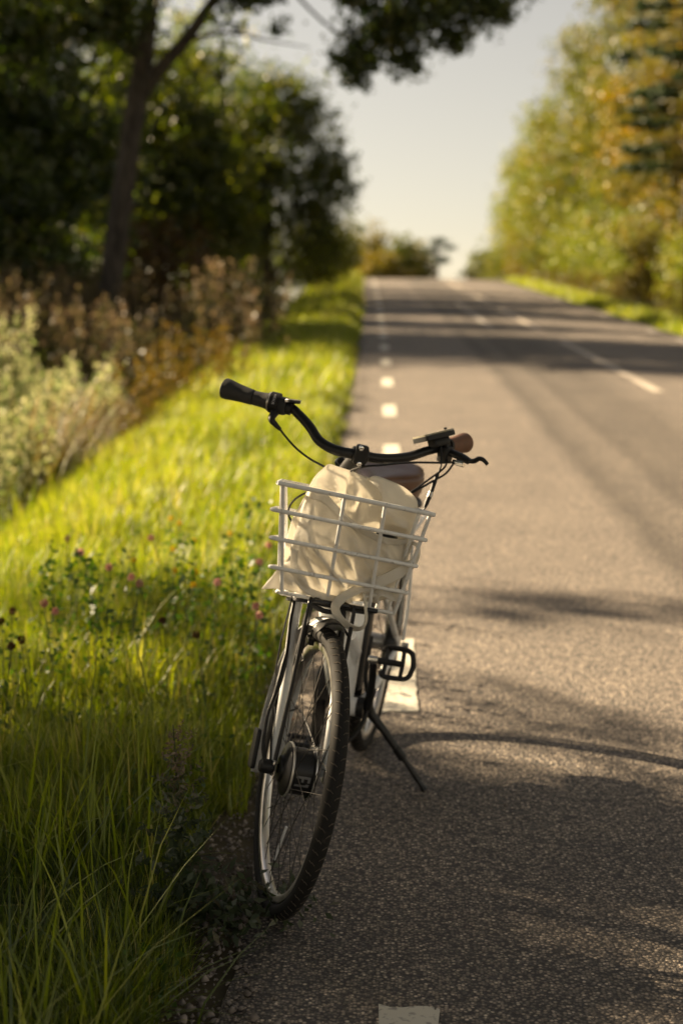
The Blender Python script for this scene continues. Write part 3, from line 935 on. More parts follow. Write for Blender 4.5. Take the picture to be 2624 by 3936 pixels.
for (x, y, h, r, mk, lb) in ( (8.6, 1.5, 11, 3.2, 'olive', 'unseen olive tree on the right, abreast of the camera, blocking sky light'), (9.2, 9.0, 11, 3.0, 'ochre', 'unseen ochre tree on the right, abreast of the bicycle, blocking sky light'), (9.4, 17.0, 11.5, 2.8, 'ochre', 'unseen ochre tree on the right before the picture edge, blocking sky light'), (-7.6, 2.2, 8, 2.2, 'oak', 'unseen leafy tree left of the camera, added to block sky light')):
    make_tree('sky_blocker_tree', lb, 'tree', (x, y, G(x, y)), auto_trunk(h, .2, (0, 0), 5, r * .7), [((0, 0, h * .62), (r, r, h * .36)), ((.4, .5, h * .4), (r * .8, r * .8, h * .2)), ((-.5, -.4, h * .45), (r * .8, r * .8, h * .22))], 7000, .36, M[mk], M['bark'], 'unseen trees added to block sky light', clump=.4, per=18, shell=.3)

# --- right-hand side
right = [(10.3, 34.5, 8.5, 1.9, 'ochre', 'ochre tree nearest on the right at the edge of the picture'), (10.8, 41.5, 10.5, 2.0, 'ochre', 'ochre tree at the right edge just before the dark pine'), (9.3, 50.5, 12.5, 2.2, 'ochre', 'tallest ochre yellow tree on the right, reaching the top of the picture'),
         (8.9, 58.0, 12, 2.1, 'olive', 'olive yellow tree on the right just beyond the tallest one'), (8.5, 67.0, 11.2, 2.1, 'olive', 'olive green tree on the right whose top slopes to the sky'), (8.0, 77.0, 9.3, 1.9, 'lime', 'yellow green tree on the right towards the crest'), (7.9, 88.0, 8.6, 1.7, 'lime', 'farthest green tree of the right-hand row'),
         (12.4, 40.0, 12, 2.5, 'olive', 'olive tree in the second row on the right, nearest'), (12.6, 51.0, 14, 2.7, 'ochre', 'ochre tree in the second row on the right, middle'), (11.8, 63.0, 14, 2.6, 'olive', 'olive tree in the second row on the right, far')]
for (x, y, h, r, mk, lb) in right:
    nb = [((0, 0, h * .58), (r, r * 1.3, h * .40)), ((-.5 * r, -.5, h * .26), (r * .75, r, h * .2)), ((.3 * r, -.8, h * .3), (r * .85, r, h * .22)), ((-.25, .4, h * .84), (r * .62, r * .8, h * .15)), ((-.3 * r, .8, h * .45), (r * .95, r, h * .2))]
    make_tree('autumn_tree', lb, 'tree', (x, y, G(x, y)), auto_trunk(h, .14, (rng.normal() * .3, 0), 5, r * .7), nb, 20000, .145, M[mk], M['bark'], 'trees along the right side of the road', clump=.32, per=18, shell=.5)
for i, (x, y, h, r, mk, lb) in enumerate(((7.5, 36.5, 2.4, 1.0, 'lime', 'low yellow green bush at the right edge beside the road'), (7.4, 41.0, 3.4, 1.1, 'ochre', 'ochre bush below the dark pine on the right'), (7.3, 46.0, 3.0, 1.15, 'lime', 'bright lime bush at the foot of the right-hand trees'), (7.2, 51.5, 3.6, 1.15, 'lime', 'tall lime green bush in the middle of the right-hand verge'),
                                        (7.0, 57.5, 3.4, 1.1, 'lime', 'lime bush beyond the tall one on the right'), (6.8, 64.0, 3.0, 1.1, 'olive', 'olive bush near the crest on the right'), (6.6, 72.0, 2.8, 1.1, 'ochre', 'small ochre bush close to the crest on the right'), (6.2, 82.0, 2.6, 1.0, 'olive', 'farthest small bush on the right, on the crest'))):
    make_tree('roadside_bush', lb, 'bush', (x, y, G(x, y)), auto_trunk(h * .8, .04, (0, 0), 4, r * .6, .1), [((0, 0, h * .5), (r, r * 1.6, h * .46)), ((-.3, -.8, h * .3), (r * .8, r * 1.1, h * .28)), ((.2, .9, h * .36), (r * .8, r * 1.1, h * .34))], 7000, .11, M[mk], M['bark'], 'bushes along the right side of the road', clump=.24, per=18)
# --- the pine on the right
x, y = 8.9, 45.6
pb, ptr = [], [([(0, 0, -.3), (.05, 0, 3), (0, 0, 7), (0, 0, 11)], [.22, .18, .12, .03])]
for k in range(15):
    z = 3.9 + k * .5 + .18 * rng.normal()
    a = math.pi + (-1) ** k * (0.25 + 0.75 * rng.random())
    ln = 2.3 - 0.05 * k + .3 * rng.normal()
    e = np.array([math.cos(a) * ln, math.sin(a) * ln * .9 - .3, z - .3])
    ptr.append(([(0, 0, z), tuple(e * .5 + np.array([0, 0, z * .5 + .12])), tuple(e)], [.05, .035, .012]))
    pb.append((tuple(e * np.array([.85, .85, 1])), (.75, .6, .16)))
    pb.append((tuple(e * np.array([.5, .5, 1]) + np.array([0, 0, .05])), (.6, .5, .14)))
    pb.append(((math.cos(a + 2.5) * .9, math.sin(a + 2.5) * .9, z), (.9, .8, .25)))
make_tree('pine_tree', 'dark green pine with flat sprays standing out among the ochre trees', 'tree', (x, y, G(x, y)), ptr, pb, 34000, .12, M['pine'], M['darkbark'], clump=.15, per=22, shell=.2, aspect=.45)
# --- far trees beyond the crest
far = [(-4.6, 100, 3.6, 1.6, 'olive', 'far olive tree beyond the crest, leftmost'), (-2.9, 104, 3.4, 1.5, 'olive', 'far tree beyond the crest behind the grassy edge'), (-1.0, 108, 3.2, 1.5, 'ochre', 'far ochre tree beyond the crest'), (1.1, 106, 2.2, 1.3, 'olive', 'low far tree on the skyline above the road'), (2.4, 112, 1.7, 1.2, 'ochre', 'small far orange tree on the skyline left of the gap'), (-.2, 96, 1.2, 1.3, 'ochre', 'far orange brown tree on the crest above the road'),
       (7.0, 104, 1.3, 1.5, 'olive', 'small far tree on the skyline right of the gap')]
for (x, y, top, r, mk, lb) in far:
    g = G(x, y)
    h = top - g
    make_tree('far_tree', lb, 'tree', (x, y, g), auto_trunk(h * .9, .12, (0, 0), 3, r * .6), [((0, 0, h * .72), (r, r, h * .28)), ((-.5, 0, h * .5), (r, r, h * .22)), ((.5, 0, h * .45), (r, r, h * .22))], 4200, .2, M[mk], M['darkbark'], 'trees beyond the crest', clump=.36, per=14)
x, y = 3.4, 103
g = G(x, y)
make_tree('far_pine', 'far wind-shaped pine with flat top on the skyline by the gap', 'tree', (x, y, g), [([(0, 0, 0), (0, 0, 1.0 - g), (.1, 0, 1.9 - g)], [.14, .1, .03]), ([(0, 0, .9 - g), (.5, 0, 1.3 - g), (1.0, 0, 1.4 - g)], [.05, .03, .01])],
          [((.1, 0, 1.75 - g), (.75, .6, .2)), ((.7, 0, 1.3 - g), (.6, .5, .15)), ((-.5, 0, 1.15 - g), (.6, .5, .18)), ((.3, 0, .5 - g), (.7, .5, .25))], 2600, .16, M['pine'], M['darkbark'], clump=.22, per=14, aspect=.3)

# ------------------------------------------------------------------ weeds
def weed_geo(n, spread, h0, h1, leaves, lsize, plume, psize, tint_low, tint_top, bush=0.05):
    """upright stems with small leaves and a loose plume on top; returns leaf quads and stem paths"""
    C, T, S = [], [], []
    stems = []
    for i in range(n):
        a, r_ = rng.random() * 6.28, spread * math.sqrt(rng.random())
        b0 = np.array([r_ * math.cos(a), r_ * math.sin(a), 0])
        h = h0 + (h1 - h0) * rng.random()
        ln = rng.normal(0, .13, 2) * h
        tip = b0 + np.array([ln[0] + .06 * h * math.cos(a), ln[1], h])
        stems.append((b0, tip))
        k = leaves
        t = rng.random(k) ** .8
        p = b0 + (tip - b0) * t[:, None] + rng.normal(size=(k, 3)) * np.array([bush, bush, .03])
        C.append(p); T.append(np.clip(tint_low + rng.normal(0, .12, k), 0, 1)); S.append(lsize * (.6 + .8 * rng.random(k)))
        k = plume
        t = 0.72 + .3 * rng.random(k)
        p = b0 + (tip - b0) * t[:, None] + rng.normal(size=(k, 3)) * np.array([bush * .8, bush * .8, .03]) * (1.25 - t)[:, None] * 2.2
        C.append(p); T.append(np.clip(tint_top + rng.normal(0, .12, k), 0, 1)); S.append(psize * (.6 + .8 * rng.random(k)))
    return np.vstack(C), np.concatenate(T), np.concatenate(S), stems

def stem_mesh(stems, r=.004):
    V, F = [], []
    for (a, b_) in stems:
        o = len(V)
        for k in range(3):
            q = np.array([math.cos(k * 2.094) * r, math.sin(k * 2.094) * r, 0])
            V.append(a + q); V.append(b_ + q * .3)
        for k in range(3):
            l = (k + 1) % 3
            F.append((o + 2 * k, o + 2 * l, o + 2 * l + 1, o + 2 * k + 1))
    return V, F

def weed_clump(name, label, cat, loc, mat, group, **kw):
    root = empty(name, loc)
    tag(root, label, cat, group)
    C, T, S, stems = weed_geo(**kw)
    V, F = stem_mesh(stems)
    mobj('stem', V, F, M['stem'], root, False)
    V, F, t = leaf_quads(C, S, S * .5, -.2, T)
    me = fast_mesh('foliage', V, F, False, t); me.materials.append(mat)
    link_in(bpy.data.objects.new('foliage', me), root)
    return root

silver = [(-3.3, 11.6, 'pale silvery weed clump nearest to the ditch at the left edge'), (-3.9, 13.2, 'broad silvery weed clump at the far left behind the sedge'), (-3.15, 13.4, 'pale silvery weed clump in the middle of the sunlit weeds'), (-4.3, 15.2, 'silvery weed clump at the left edge, farther back'), (-3.45, 15.4, 'tall pale weed clump behind the middle of the sunlit weeds')]
for (x, y, lb) in silver:
    weed_clump('silvery_weed', lb, 'weed', (x, y, G(x, y)), M['silverweed'], 'pale weeds beside the ditch', n=46, spread=.6, h0=.85, h1=1.5, leaves=36, lsize=.06, plume=44, psize=.045, tint_low=.25, tint_top=.82)
rust = [(-2.45, 13.6, 'rusty orange weeds between silvery clumps and grass'), (-2.35, 15.2, 'rusty weeds farther along the grass edge'), (-2.1, 17.2, 'rusty seeding weeds at the far end of the mown grass')]
for (x, y, lb) in rust:
    weed_clump('rusty_weed', lb, 'weed', (x, y, G(x, y)), M['rust'], 'rusty weeds along the ditch', n=36, spread=.5, h0=.4, h1=.85, leaves=30, lsize=.05, plume=14, psize=.04, tint_low=.45, tint_top=.7)
# dry weeds below the wood: one mass
Cs, Ts, Ss, St = [], [], [], []
for i in range(110):
    y = 18.5 + 13 * rng.random()
    x = -1.7 - .05 * (y - 18) - (5.2 + .05 * (y - 18)) * rng.random() ** .8
    C, T, S, st = weed_geo(n=13, spread=.55, h0=.6, h1=1.5, leaves=18, lsize=.09, plume=14, psize=.07, tint_low=.25, tint_top=.75)
    o = np.array([x, y, G(x, y)])
    Cs.append(C + o); Ts.append(np.clip(T + rng.normal(0, .12), 0, 1)); Ss.append(S); St += [(a + o, b_ + o) for a, b_ in st]
V, F, t = leaf_quads(np.vstack(Cs), np.concatenate(Ss), np.concatenate(Ss) * .5, -.2, np.concatenate(Ts))
me = fast_mesh('dry_weeds', V, F, False, t); me.materials.append(M['dryweed'])
tag(link_in(bpy.data.objects.new('dry_weeds', me)), 'brownish pink dry weeds growing below the wood on the left', 'weeds', kind='stuff')
# dark growth at the very bottom of the right-hand trees
Cs, Ts, Ss = [], [], []
for i in range(60):
    y = 30 + 40 * rng.random()
    x = 6.7 + .9 * rng.random() + float(shift(y))
    C, T, S, st = weed_geo(n=10, spread=.5, h0=.4, h1=1.1, leaves=14, lsize=.1, plume=10, psize=.07, tint_low=.3, tint_top=.6)
    Cs.append(C + np.array([x, y, G(x, y)])); Ts.append(T); Ss.append(S)
V, F, t = leaf_quads(np.vstack(Cs), np.concatenate(Ss), np.concatenate(Ss) * .5, -.2, np.concatenate(Ts))
me = fast_mesh('roadside_weeds', V, F, False, t); me.materials.append(M['rust'])
tag(link_in(bpy.data.objects.new('roadside_weeds', me)), 'straw and ochre weeds at the foot of the right-hand trees', 'weeds', kind='stuff')

# sedge tuft in the ditch
def tuft(name, label, loc, n, h0, h1, wd, mat, tl, th, bend=.5, yaw0=None, spread=.12):
    x = rng.normal(0, spread, n); y = rng.normal(0, spread, n)
    yaw = rng.random(n) * 6.28 if yaw0 is None else rng.normal(yaw0, .7, n)
    h = h0 + (h1 - h0) * rng.random(n)
    V, F, t = blades(x, y, 0 * x, h, wd * (.6 + .8 * rng.random(n)), yaw, np.abs(rng.normal(bend, .2, n)), rng.normal(.12, .12, n), tl + 0 * x)
    zz = V[:, 2]
    t = np.clip(tl + (th - tl) * (zz / h1) ** 1.2 + rng.normal(0, .06, len(zz)), 0, 1)
    me = fast_mesh(name, V, F, False, t); me.materials.append(mat)
    o = link_in(bpy.data.objects.new(name, me)); o.location = loc
    return tag(o, label, 'grass')
tuft('sedge_tuft', 'tall arching sedge tuft with straw-coloured tips in the ditch', (-2.72, 11.6, G(-2.72, 11.6)), 340, .8, 1.42, .012, M['sedge'], .12, .95, .42, 0.1, .13)
tuft('sedge_tuft', 'dark sedge tuft at the left edge, left of the arching one', (-3.1, 10.9, G(-3.1, 10.9)), 260, .6, 1.15, .012, M['sedge'], .08, .6, .35, None, .15)
tuft('grass_tussock', 'tall bright grass tussock in the shaded grass, lower left', (-.75, 3.5, G(-.75, 3.5)), 45, .22, .46, .007, M['grass'], .3, .5, .3, None, .09)
tuft('grass_tussock', 'dark grass tussock with arching blades at the gravel edge', (-.52, 2.72, G(-.52, 2.72)), 70, .15, .34, .007, M['grass'], .1, .3, .6, None, .05)
tuft('grass_tussock', 'long grass tussock at the bottom left corner', (-.88, 2.72, G(-.88, 2.72)), 40, .22, .44, .007, M['grass'], .15, .35, .35, None, .07)

# mugwort in the foreground
def mugwort(label, loc, H, n):
    root = empty('mugwort', loc)
    tag(root, label, 'weed')
    V, F = tube([(0, 0, -.02), (.004, 0, H * .4), (-.004, .004, H * .8), (-.008, .002, H)], [.0045, .004, .003, .0015], 6, 4)
    mobj('stem', V, F, M['stem'], root)
    C, T, S = [], [], []
    for i in range(n):
        t = .04 + .92 * (i + .5) / n
        a = i * 2.4
        ln = (.115 * (1 - t) + .022) * (.7 + .5 * rng.random())
        k = 22
        u = rng.random(k)
        up = .25 + .9 * t
        p = np.stack([math.cos(a) * ln * u, math.sin(a) * ln * u, H * t + ln * up * u], 1) + rng.normal(0, .006, (k, 3))
        C.append(p)
        S.append(np.full(k, (.030 * (1 - t) + .009)) * (.7 + .6 * rng.random(k)))
        T.append(np.clip((.15 if t < .45 else .15 + 1.3 * (t - .45)) + rng.normal(0, .14, k), 0, 1))
    S = np.concatenate(S)
    V, F, t = leaf_quads(np.vstack(C), S, S * .38, -.3, np.concatenate(T))
    me = fast_mesh('leaves', V, F, False, t); me.materials.append(M['mug'])
    link_in(bpy.data.objects.new('leaves', me), root)
mugwort('dark mugwort spike with brown flower heads beside the front wheel', (-.475, 3.30, G(-.475, 3.30)), .50, 46)
# low leafy growth at its foot
C = rng.normal(size=(420, 3)) * np.array([.09, .07, .025]) + np.array([0, 0, .05])
V, F, t = leaf_quads(C, .03 * (.6 + .8 * rng.random(420)), .014, -.3, np.clip(rng.normal(.25, .12, 420), 0, 1))
me = fast_mesh('leaves', V, F, False, t); me.materials.append(M['mug'])
root = tag(empty('leafy_weed', (-.36, 3.34, G(-.36, 3.34))), 'low feathery leaves creeping onto the gravel beside the mugwort', 'weed')
link_in(bpy.data.objects.new('leaves', me), root)
V, F = stem_mesh([(np.zeros(3), np.array([rng.normal() * .1, rng.normal() * .07, .05])) for k in range(9)], .002)
mobj('stem', V, F, M['stem'], root, False)
# rust-red dock at the bottom left
def dock(label, loc, H):
    root = empty('dock_plant', loc); tag(root, label, 'weed')
    st = []
    C = []
    for k in range(4):
        a = rng.random() * 6.28
        tip = np.array([.035 * math.cos(a), .035 * math.sin(a), H * (.75 + .25 * rng.random())])
        st.append((np.zeros(3), tip))
        u = .35 + .65 * rng.random(90)
        C.append(tip * u[:, None] + rng.normal(0, .008, (90, 3)))
    V, F = stem_mesh(st, .003); mobj('stem', V, F, M['stem'], root, False)
    C = np.vstack(C)
    V, F, t = leaf_quads(C, .011, .009, 0, np.clip(rng.normal(.6, .2, len(C)), 0, 1))
    me = fast_mesh('seed_spikes', V, F, False, t); me.materials.append(M['dock'])
    link_in(bpy.data.objects.new('seed_spikes', me), root)
dock('rust red dock with seed spikes in the bottom left corner', (-.76, 2.44, G(-.76, 2.44)), .30)

n = 7000
yy = 1.9 + 5.5 * rng.random(n) ** 1.3
xx = eL(yy) - .04 - (0.26 * yy + .2) * rng.random(n)
k = patchy(xx, yy, 2.3, 6.0) > .08
xx, yy = xx[k], yy[k]
V, F, t = leaf_quads(np.stack([xx, yy, ground_z(xx, yy) + .02 + .12 * rng.random(len(xx))], 1), .022 * (.6 + .8 * rng.random(len(xx))), .015, -.2, np.clip(rng.normal(.35, .25, len(xx)), 0, 1))
me = fast_mesh('low_herbs', V, F, False, t); me.materials.append(M['clover'])
tag(link_in(bpy.data.objects.new('low_herbs', me)), 'small round leaves of low herbs mixed into the near grass', 'herbs', kind='stuff')
# clover and yellow vetch in the sunlit verge
def clover_parts():
    n = 60
    d = rng.normal(size=(n, 3)); d /= np.linalg.norm(d, axis=1)[:, None]
    V, F, t = leaf_quads(d * .010 + np.array([0, 0, .0]), .010, .006, -1.0)
    return V, F, t
def make_flower(root_name, head_name, label, cat, group, loc, H, mat, scale, leafy):
    root = empty(root_name, loc); tag(root, label, cat, group)
    lean = rng.normal(0, .04, 2)
    V, F = tube([(0, 0, 0), (lean[0] * .4, lean[1] * .4, H * .5), (lean[0], lean[1], H)], [.0022, .002, .0014], 5, 3)
    mobj('stem', V, F, M['stem'], root)
    V, F, t = clover_parts()
    me = fast_mesh(head_name, V * scale + np.array([lean[0], lean[1], H]), F, False, t); me.materials.append(mat)
    link_in(bpy.data.objects.new(head_name, me), root)
    k = leafy
    u = rng.random(k)
    C = np.stack([lean[0] * u, lean[1] * u, H * u * .9], 1) + rng.normal(0, .028, (k, 3)) * np.array([1, 1, .5])
    V, F, t = leaf_quads(C, .026, .015, 0, np.clip(rng.normal(.4, .2, k), 0, 1))
    me = fast_mesh('leaves', V, F, False, t); me.materials.append(M['clover'])
    link_in(bpy.data.objects.new('leaves', me), root)
spots = [(-1.19, 4.9), (-1.08, 4.75), (-1.22, 4.6), (-1.02, 5.35), (-.95, 5.5), (-1.18, 5.5), (-.62, 5.15), (-.5, 5.0), (-.46, 5.6), (-.82, 5.9), (-1.35, 6.3), (-.9, 5.1), (-.42, 4.75), (-.55, 6.2)]
for i, (x, y) in enumerate(spots):
    make_flower('clover', 'flower_head', 'small pink clover standing in the sunlit verge grass', 'clover', 'clovers in the verge', (x, y, G(x, y)), .33 + .1 * rng.random(), M['pink'], 1.15, 22)
for i, (x, y) in enumerate([(-1.12, 4.55), (-1.3, 5.0), (-.72, 4.9), (-.58, 4.7), (-1.16, 4.35), (-1.26, 4.78)]):
    make_flower('faded_clover', 'seed_head', 'faded brown clover head in the verge grass', 'clover', 'faded clovers in the verge', (x, y, G(x, y)), .32 + .1 * rng.random(), M['seedhead'], 1.1, 18)
for i, (x, y) in enumerate([(-.92, 6.4), (-.86, 6.0), (-.8, 6.15), (-.95, 5.85), (-.75, 5.7), (-.68, 6.5), (-.78, 5.45), (-1.0, 6.8), (-.85, 5.6)]):
    make_flower('yellow_vetch', 'flower_head', 'yellow vetch flower in the middle of the verge', 'flower', 'yellow vetches in the verge', (x, y, G(x, y)), .30 + .1 * rng.random(), M['yellow'], .95, 34)
for i, (x, y) in enumerate([(-.62, 5.75), (-.72, 5.35), (-.98, 4.85), (-1.08, 5.7), (-.5, 6.6), (-1.3, 5.6), (-.4, 5.3)]):
    C, T, S, stems = weed_geo(n=5, spread=.08, h0=.32, h1=.5, leaves=26, lsize=.03, plume=6, psize=.02, tint_low=.3, tint_top=.3, bush=.025)
    root = empty('leafy_herb', (x, y, G(x, y))); tag(root, 'dark green leafy herb rising above the sunlit grass', 'herb', 'leafy herbs in the verge')
    V, F = stem_mesh(stems, .0022); mobj('stem', V, F, M['stem'], root, False)
    V, F, t = leaf_quads(C, S, S * .55, 0, T)
    me = fast_mesh('leaves', V, F, False, t); me.materials.append(M['clover']); link_in(bpy.data.objects.new('leaves', me), root)
# fallen leaves at the edge
for i, (x, y, s) in enumerate([(-.40, 2.42, .03), (-.30, 4.9, .03), (-.36, 5.3, .035), (-.42, 5.55, .03), (-.26, 5.7, .028), (-.45, 3.05, .025)]):
    V = [(-s, 0, .002), (-s * .3, s * .45, .008), (s * .5, s * .35, .004), (s, 0, .010), (s * .4, -s * .4, .006), (-s * .4, -s * .42, .003)]
    me = fast_mesh('fallen_leaf', np.array(V), np.array([(0, 1, 2), (0, 2, 3), (0, 3, 4), (0, 4, 5)]), True, np.full(6, rng.random()))
    me.materials.append(M['deadleaf'])
    o = tag(link_in(bpy.data.objects.new('fallen_leaf', me)), 'small brown fallen leaf on the gravel at the road edge', 'leaf', 'fallen leaves at the road edge')
    o.location = (x, y, max(G(x, y), -.02) + .012); o.rotation_euler = (.2, .1, rng.random() * 6)

#@@BIKE
# ------------------------------------------------------------------ the bicycle
# bicycle space: x forward, y to the bicycle's left, z up, origin under the rear wheel
BM = np.array([[-0.16577188, 0.98078129, 0.10289681], [-0.98615661, -0.16445848, -0.02117887], [-0.00384959, -0.10498323, 0.99446654]])
BO = np.array([-0.05993076, 4.6174077, 0.0])
BS = np.array([[0.92367284, -0.38217367, -0.02778081], [0.38217367, 0.91356145, 0.13909984], [-0.02778081, -0.13909984, 0.98988861]])
PAX = np.array([1.14891775, 0.0, 0.33460909])
FR = lambda V: (np.asarray(V, float) - PAX) @ BS.T + PAX        # turn with the handlebar
ID = lambda V: np.asarray(V, float)
BIKE = empty('bicycle')
mw = Matrix.Identity(4)
for i in range(3):
    for j in range(3):
        mw[i][j] = BM[i][j]
    mw[i][3] = BO[i]
BIKE.matrix_world = mw
tag(BIKE, 'white city bicycle with a front wire basket leaning on its kickstand at the road edge', 'bicycle')
FA = np.array([1.19120392, 0, .35]); RA = np.array([0, 0, .35])
AXD = np.array([-math.cos(R(70)), 0, math.sin(R(70))])
def on_axis(z):
    return PAX + AXD * (z - PAX[2]) / AXD[2]
def part(name, geo, mat, xf=ID, parent=BIKE, smooth=True, sharp=40):
    b_ = MB()
    for g in (geo if isinstance(geo, list) else [geo]):
        b_.add(g[0], g[1], xf)
    return b_.build(name, mat, parent, smooth, sharp)

def disc_axis(c, d, r, h, seg=20, bev=.15):
    """short bevelled cylinder centred at c along d"""
    d = np.asarray(d, float); d = d / np.linalg.norm(d)
    rows = [(-.5, 1 - bev), (-.5 + bev * .5, 1), (.5 - bev * .5, 1), (.5, 1 - bev)]
    up = (0, 0, 1) if abs(d[2]) < .9 else (0, 1, 0)
    M3 = rot_to(d, up)
    V, F = [], []
    for (t, q) in rows:
        for k in range(seg):
            a = 2 * math.pi * k / seg
            V.append(np.asarray(c) + M3 @ np.array([t * h, math.cos(a) * r * q, math.sin(a) * r * q]))
    for i in range(3):
        for k in range(seg):
            l = (k + 1) % seg
            F.append((i * seg + k, i * seg + l, (i + 1) * seg + l, (i + 1) * seg + k))
    F.append(tuple(range(seg))[::-1]); F.append(tuple(3 * seg + k for k in range(seg)))
    return np.array(V), F

def wheel(name, C, xf, hub, phase):
    rim_prof = [(.2925, -.0085), (.2965, -.0115), (.3055, -.0125), (.3115, -.0128), (.3115, -.0095), (.3075, -.0085), (.3075, .0085), (.3115, .0095), (.3115, .0128), (.3055, .0125), (.2965, .0115), (.2925, .0085), (.2905, 0)]
    w_ = part(name, lathe(rim_prof, 96, C, True), M['rim'], xf)
    rt, rm = .0205, .3295
    prof = []
    for k in range(20):
        a = 2 * math.pi * k / 20
        rr = rm + rt * math.cos(a) * (1.0 if math.cos(a) > 0 else .9)
        prof.append((rr, rt * math.sin(a)))
    part('tyre', lathe(prof, 128, C, True), M['tyre'], xf, w_)
    # raised dusty chevrons of the tread
    tb = MB()
    for k in range(76):
        th = 2 * math.pi * (k + .3) / 76
        for s in (-1, 1):
            for (a0, a1, sk) in ((8, 30, .020), (30, 52, .012)):
                pts = []
                for a in (a0, a1):
                    ar = R(a)
                    rr = rm + (rt + .0004) * math.cos(ar)
                    t2 = th + sk * (a - 8) / 22.0 + (math.pi / 76 if s > 0 else 0)
                    for dth in (-.0028, .0028):
                        for lift in (0, .0010):
                            r2 = rr + lift
                            pts.append((C[0] + r2 * math.cos(t2 + dth), C[1] + s * (rt + lift) * math.sin(ar), C[2] + r2 * math.sin(t2 + dth)))
                tb.add(pts, [(1, 3, 7, 5), (0, 1, 5, 4), (2, 6, 7, 3), (0, 2, 3, 1), (4, 5, 7, 6)], xf)
    tread = tb.build('tread', M['tread'], w_, False)
    tag(tread, kind='stuff')
    # spokes
    V0, F0 = tube([(0, 0, 0), (0, 0, 1)], 1.0, 5, 1)
    sm = bpy.data.meshes.new('spoke')
    sm.from_pydata([(v[0] * .00115, v[1] * .00115, v[2]) for v in V0.tolist()], [], F0)
    sm.materials.append(M['spoke'])
    hr, hw = hub
    for k in range(36):
        side = -1 if k % 2 else 1
        tr_ = 2 * math.pi * k / 36 + phase
        cross = (1 if (k // 2) % 2 else -1) * .75
        a = C + np.array([hr * math.cos(tr_ + cross), side * hw, hr * math.sin(tr_ + cross)])
        b_ = C + np.array([.2935 * math.cos(tr_), side * .003, .2935 * math.sin(tr_)])
        a, b_ = xf(np.array([a, b_]))
        d = Vector(b_ - a)
        o = bpy.data.objects.new('spoke', sm)
        link_in(o, w_)
        o.matrix_basis = Matrix.Translation(Vector(a)) @ d.to_track_quat('Z', 'Y').to_matrix().to_4x4() @ Matrix.Diagonal((1, 1, d.length, 1))
    return w_

fw = wheel('front_wheel', FA, FR, (.057, .027), .05)
# hub motor
hubp = [(.012, -.052), (.030, -.050), (.034, -.044), (.058, -.038), (.064, -.034), (.0645, -.027), (.061, -.024), (.0565, -.022), (.0565, .022), (.061, .024), (.0635, .027), (.062, .033), (.050, .038), (.03, .044), (.012, .048)]
hm = part('hub_motor', lathe(hubp, 56, FA, False), M['black'], FR, fw)
part('flange', [lathe([(.062, -.0255), (.0665, -.0265), (.0665, -.0305), (.062, -.0325)], 56, FA, True), lathe([(.061, .0255), (.0655, .0265), (.0655, .0300), (.061, .0310)], 56, FA, True)], M['silver'], FR, fw)
# mark printed on the drum: the letters F1 lying on their side
def drum_bar(y0, y1, a0, a1):
    V, F = [], []
    n = 5
    for i in range(n + 1):
        a = R(a0 + (a1 - a0) * i / n)
        for yy in (y0, y1):
            V.append((FA[0] + .0571 * math.cos(a), yy, FA[2] + .0571 * math.sin(a)))
    for i in range(n):
        F.append((2 * i, 2 * i + 1, 2 * i + 3, 2 * i + 2))
    return np.array(V), F
A0 = 10
glyph = [(-.016, .019, A0, A0 - 6), (.0125, .019, A0 - 6, A0 - 15), (-.003, .003, A0 - 6, A0 - 15), (-.017, .018, A0 - 22, A0 - 28), (.010, .018, A0 - 19, A0 - 22)]
part('hub_mark', [drum_bar(*g) for g in glyph], M['grey_print'], FR, fw, False)
# reflector clipped on a spoke
def polar(r_, deg, yy=0):
    return FA + np.array([r_ * math.cos(R(deg)), yy, r_ * math.sin(R(deg))])
part('spoke_reflector', tube([polar(.155, -96, .010), polar(.255, -98, .006)], .0034, 8, 1), M['reflect'], FR, fw)
rw = wheel('rear_wheel', RA, ID, (.030, .030), .12)
part('rear_hub', [lathe([(.012, -.062), (.033, -.060), (.035, -.035), (.026, -.032), (.026, .02), (.034, .022), (.034, .030), (.03, .032)], 40, RA, False)], M['silver'], ID, rw)
part('roller_brake', lathe([(.012, .031), (.058, .032), (.066, .036), (.067, .052), (.060, .064), (.03, .070), (.012, .071)], 48, RA, False), M['black'], ID, BIKE)
part('axle_nut', disc_axis(RA + np.array([0, .092, 0]), (0, 1, 0), .0105, .024, 6), M['chrome'])
part('axle_nut', disc_axis(RA + np.array([0, -.085, 0]), (0, 1, 0), .0105, .024, 6), M['chrome'])
part('axle_cap', disc_axis(FA + np.array([-.002, -.079, -.002]), (0, 1, 0), .0175, .036, 18, .3), M['plastic'], FR)
part('axle_nut', disc_axis(FA + np.array([0, .072, 0]), (0, 1, 0), .0105, .022, 6), M['chrome'], FR)

# frame
HB, HT = on_axis(.755), on_axis(.925)
BB = np.array([.50, 0, .295])
ST = np.array([.335, 0, .79])
fr = part('frame', [tube([HB, HT], .0235, 20, 1), tube([HB + AXD * .03, np.array([.84, 0, .60]), np.array([.66, 0, .40]), BB + np.array([.02, 0, .01])], [.026, .027, .027, .026], 16, 6),
                    tube([HT - AXD * .05, np.array([.80, 0, .70]), np.array([.60, 0, .54]), np.array([.475, 0, .46])], [.019, .018, .018, .016], 14, 6),
                    tube([BB, ST], .0235, 20, 2), disc_axis(BB, (0, 1, 0), .027, .074, 24, .08)], M['white'])
part('gusset', tube([(.60, .012, .53), (.53, .018, .47), (.50, .016, .42)], [.016, .020, .006], 12, 5, oval=.8), M['white'])
part('head_cup', [disc_axis(HB - AXD * .006, AXD, .026, .016, 24), disc_axis(HT + AXD * .006, AXD, .026, .016, 24)], M['black'])
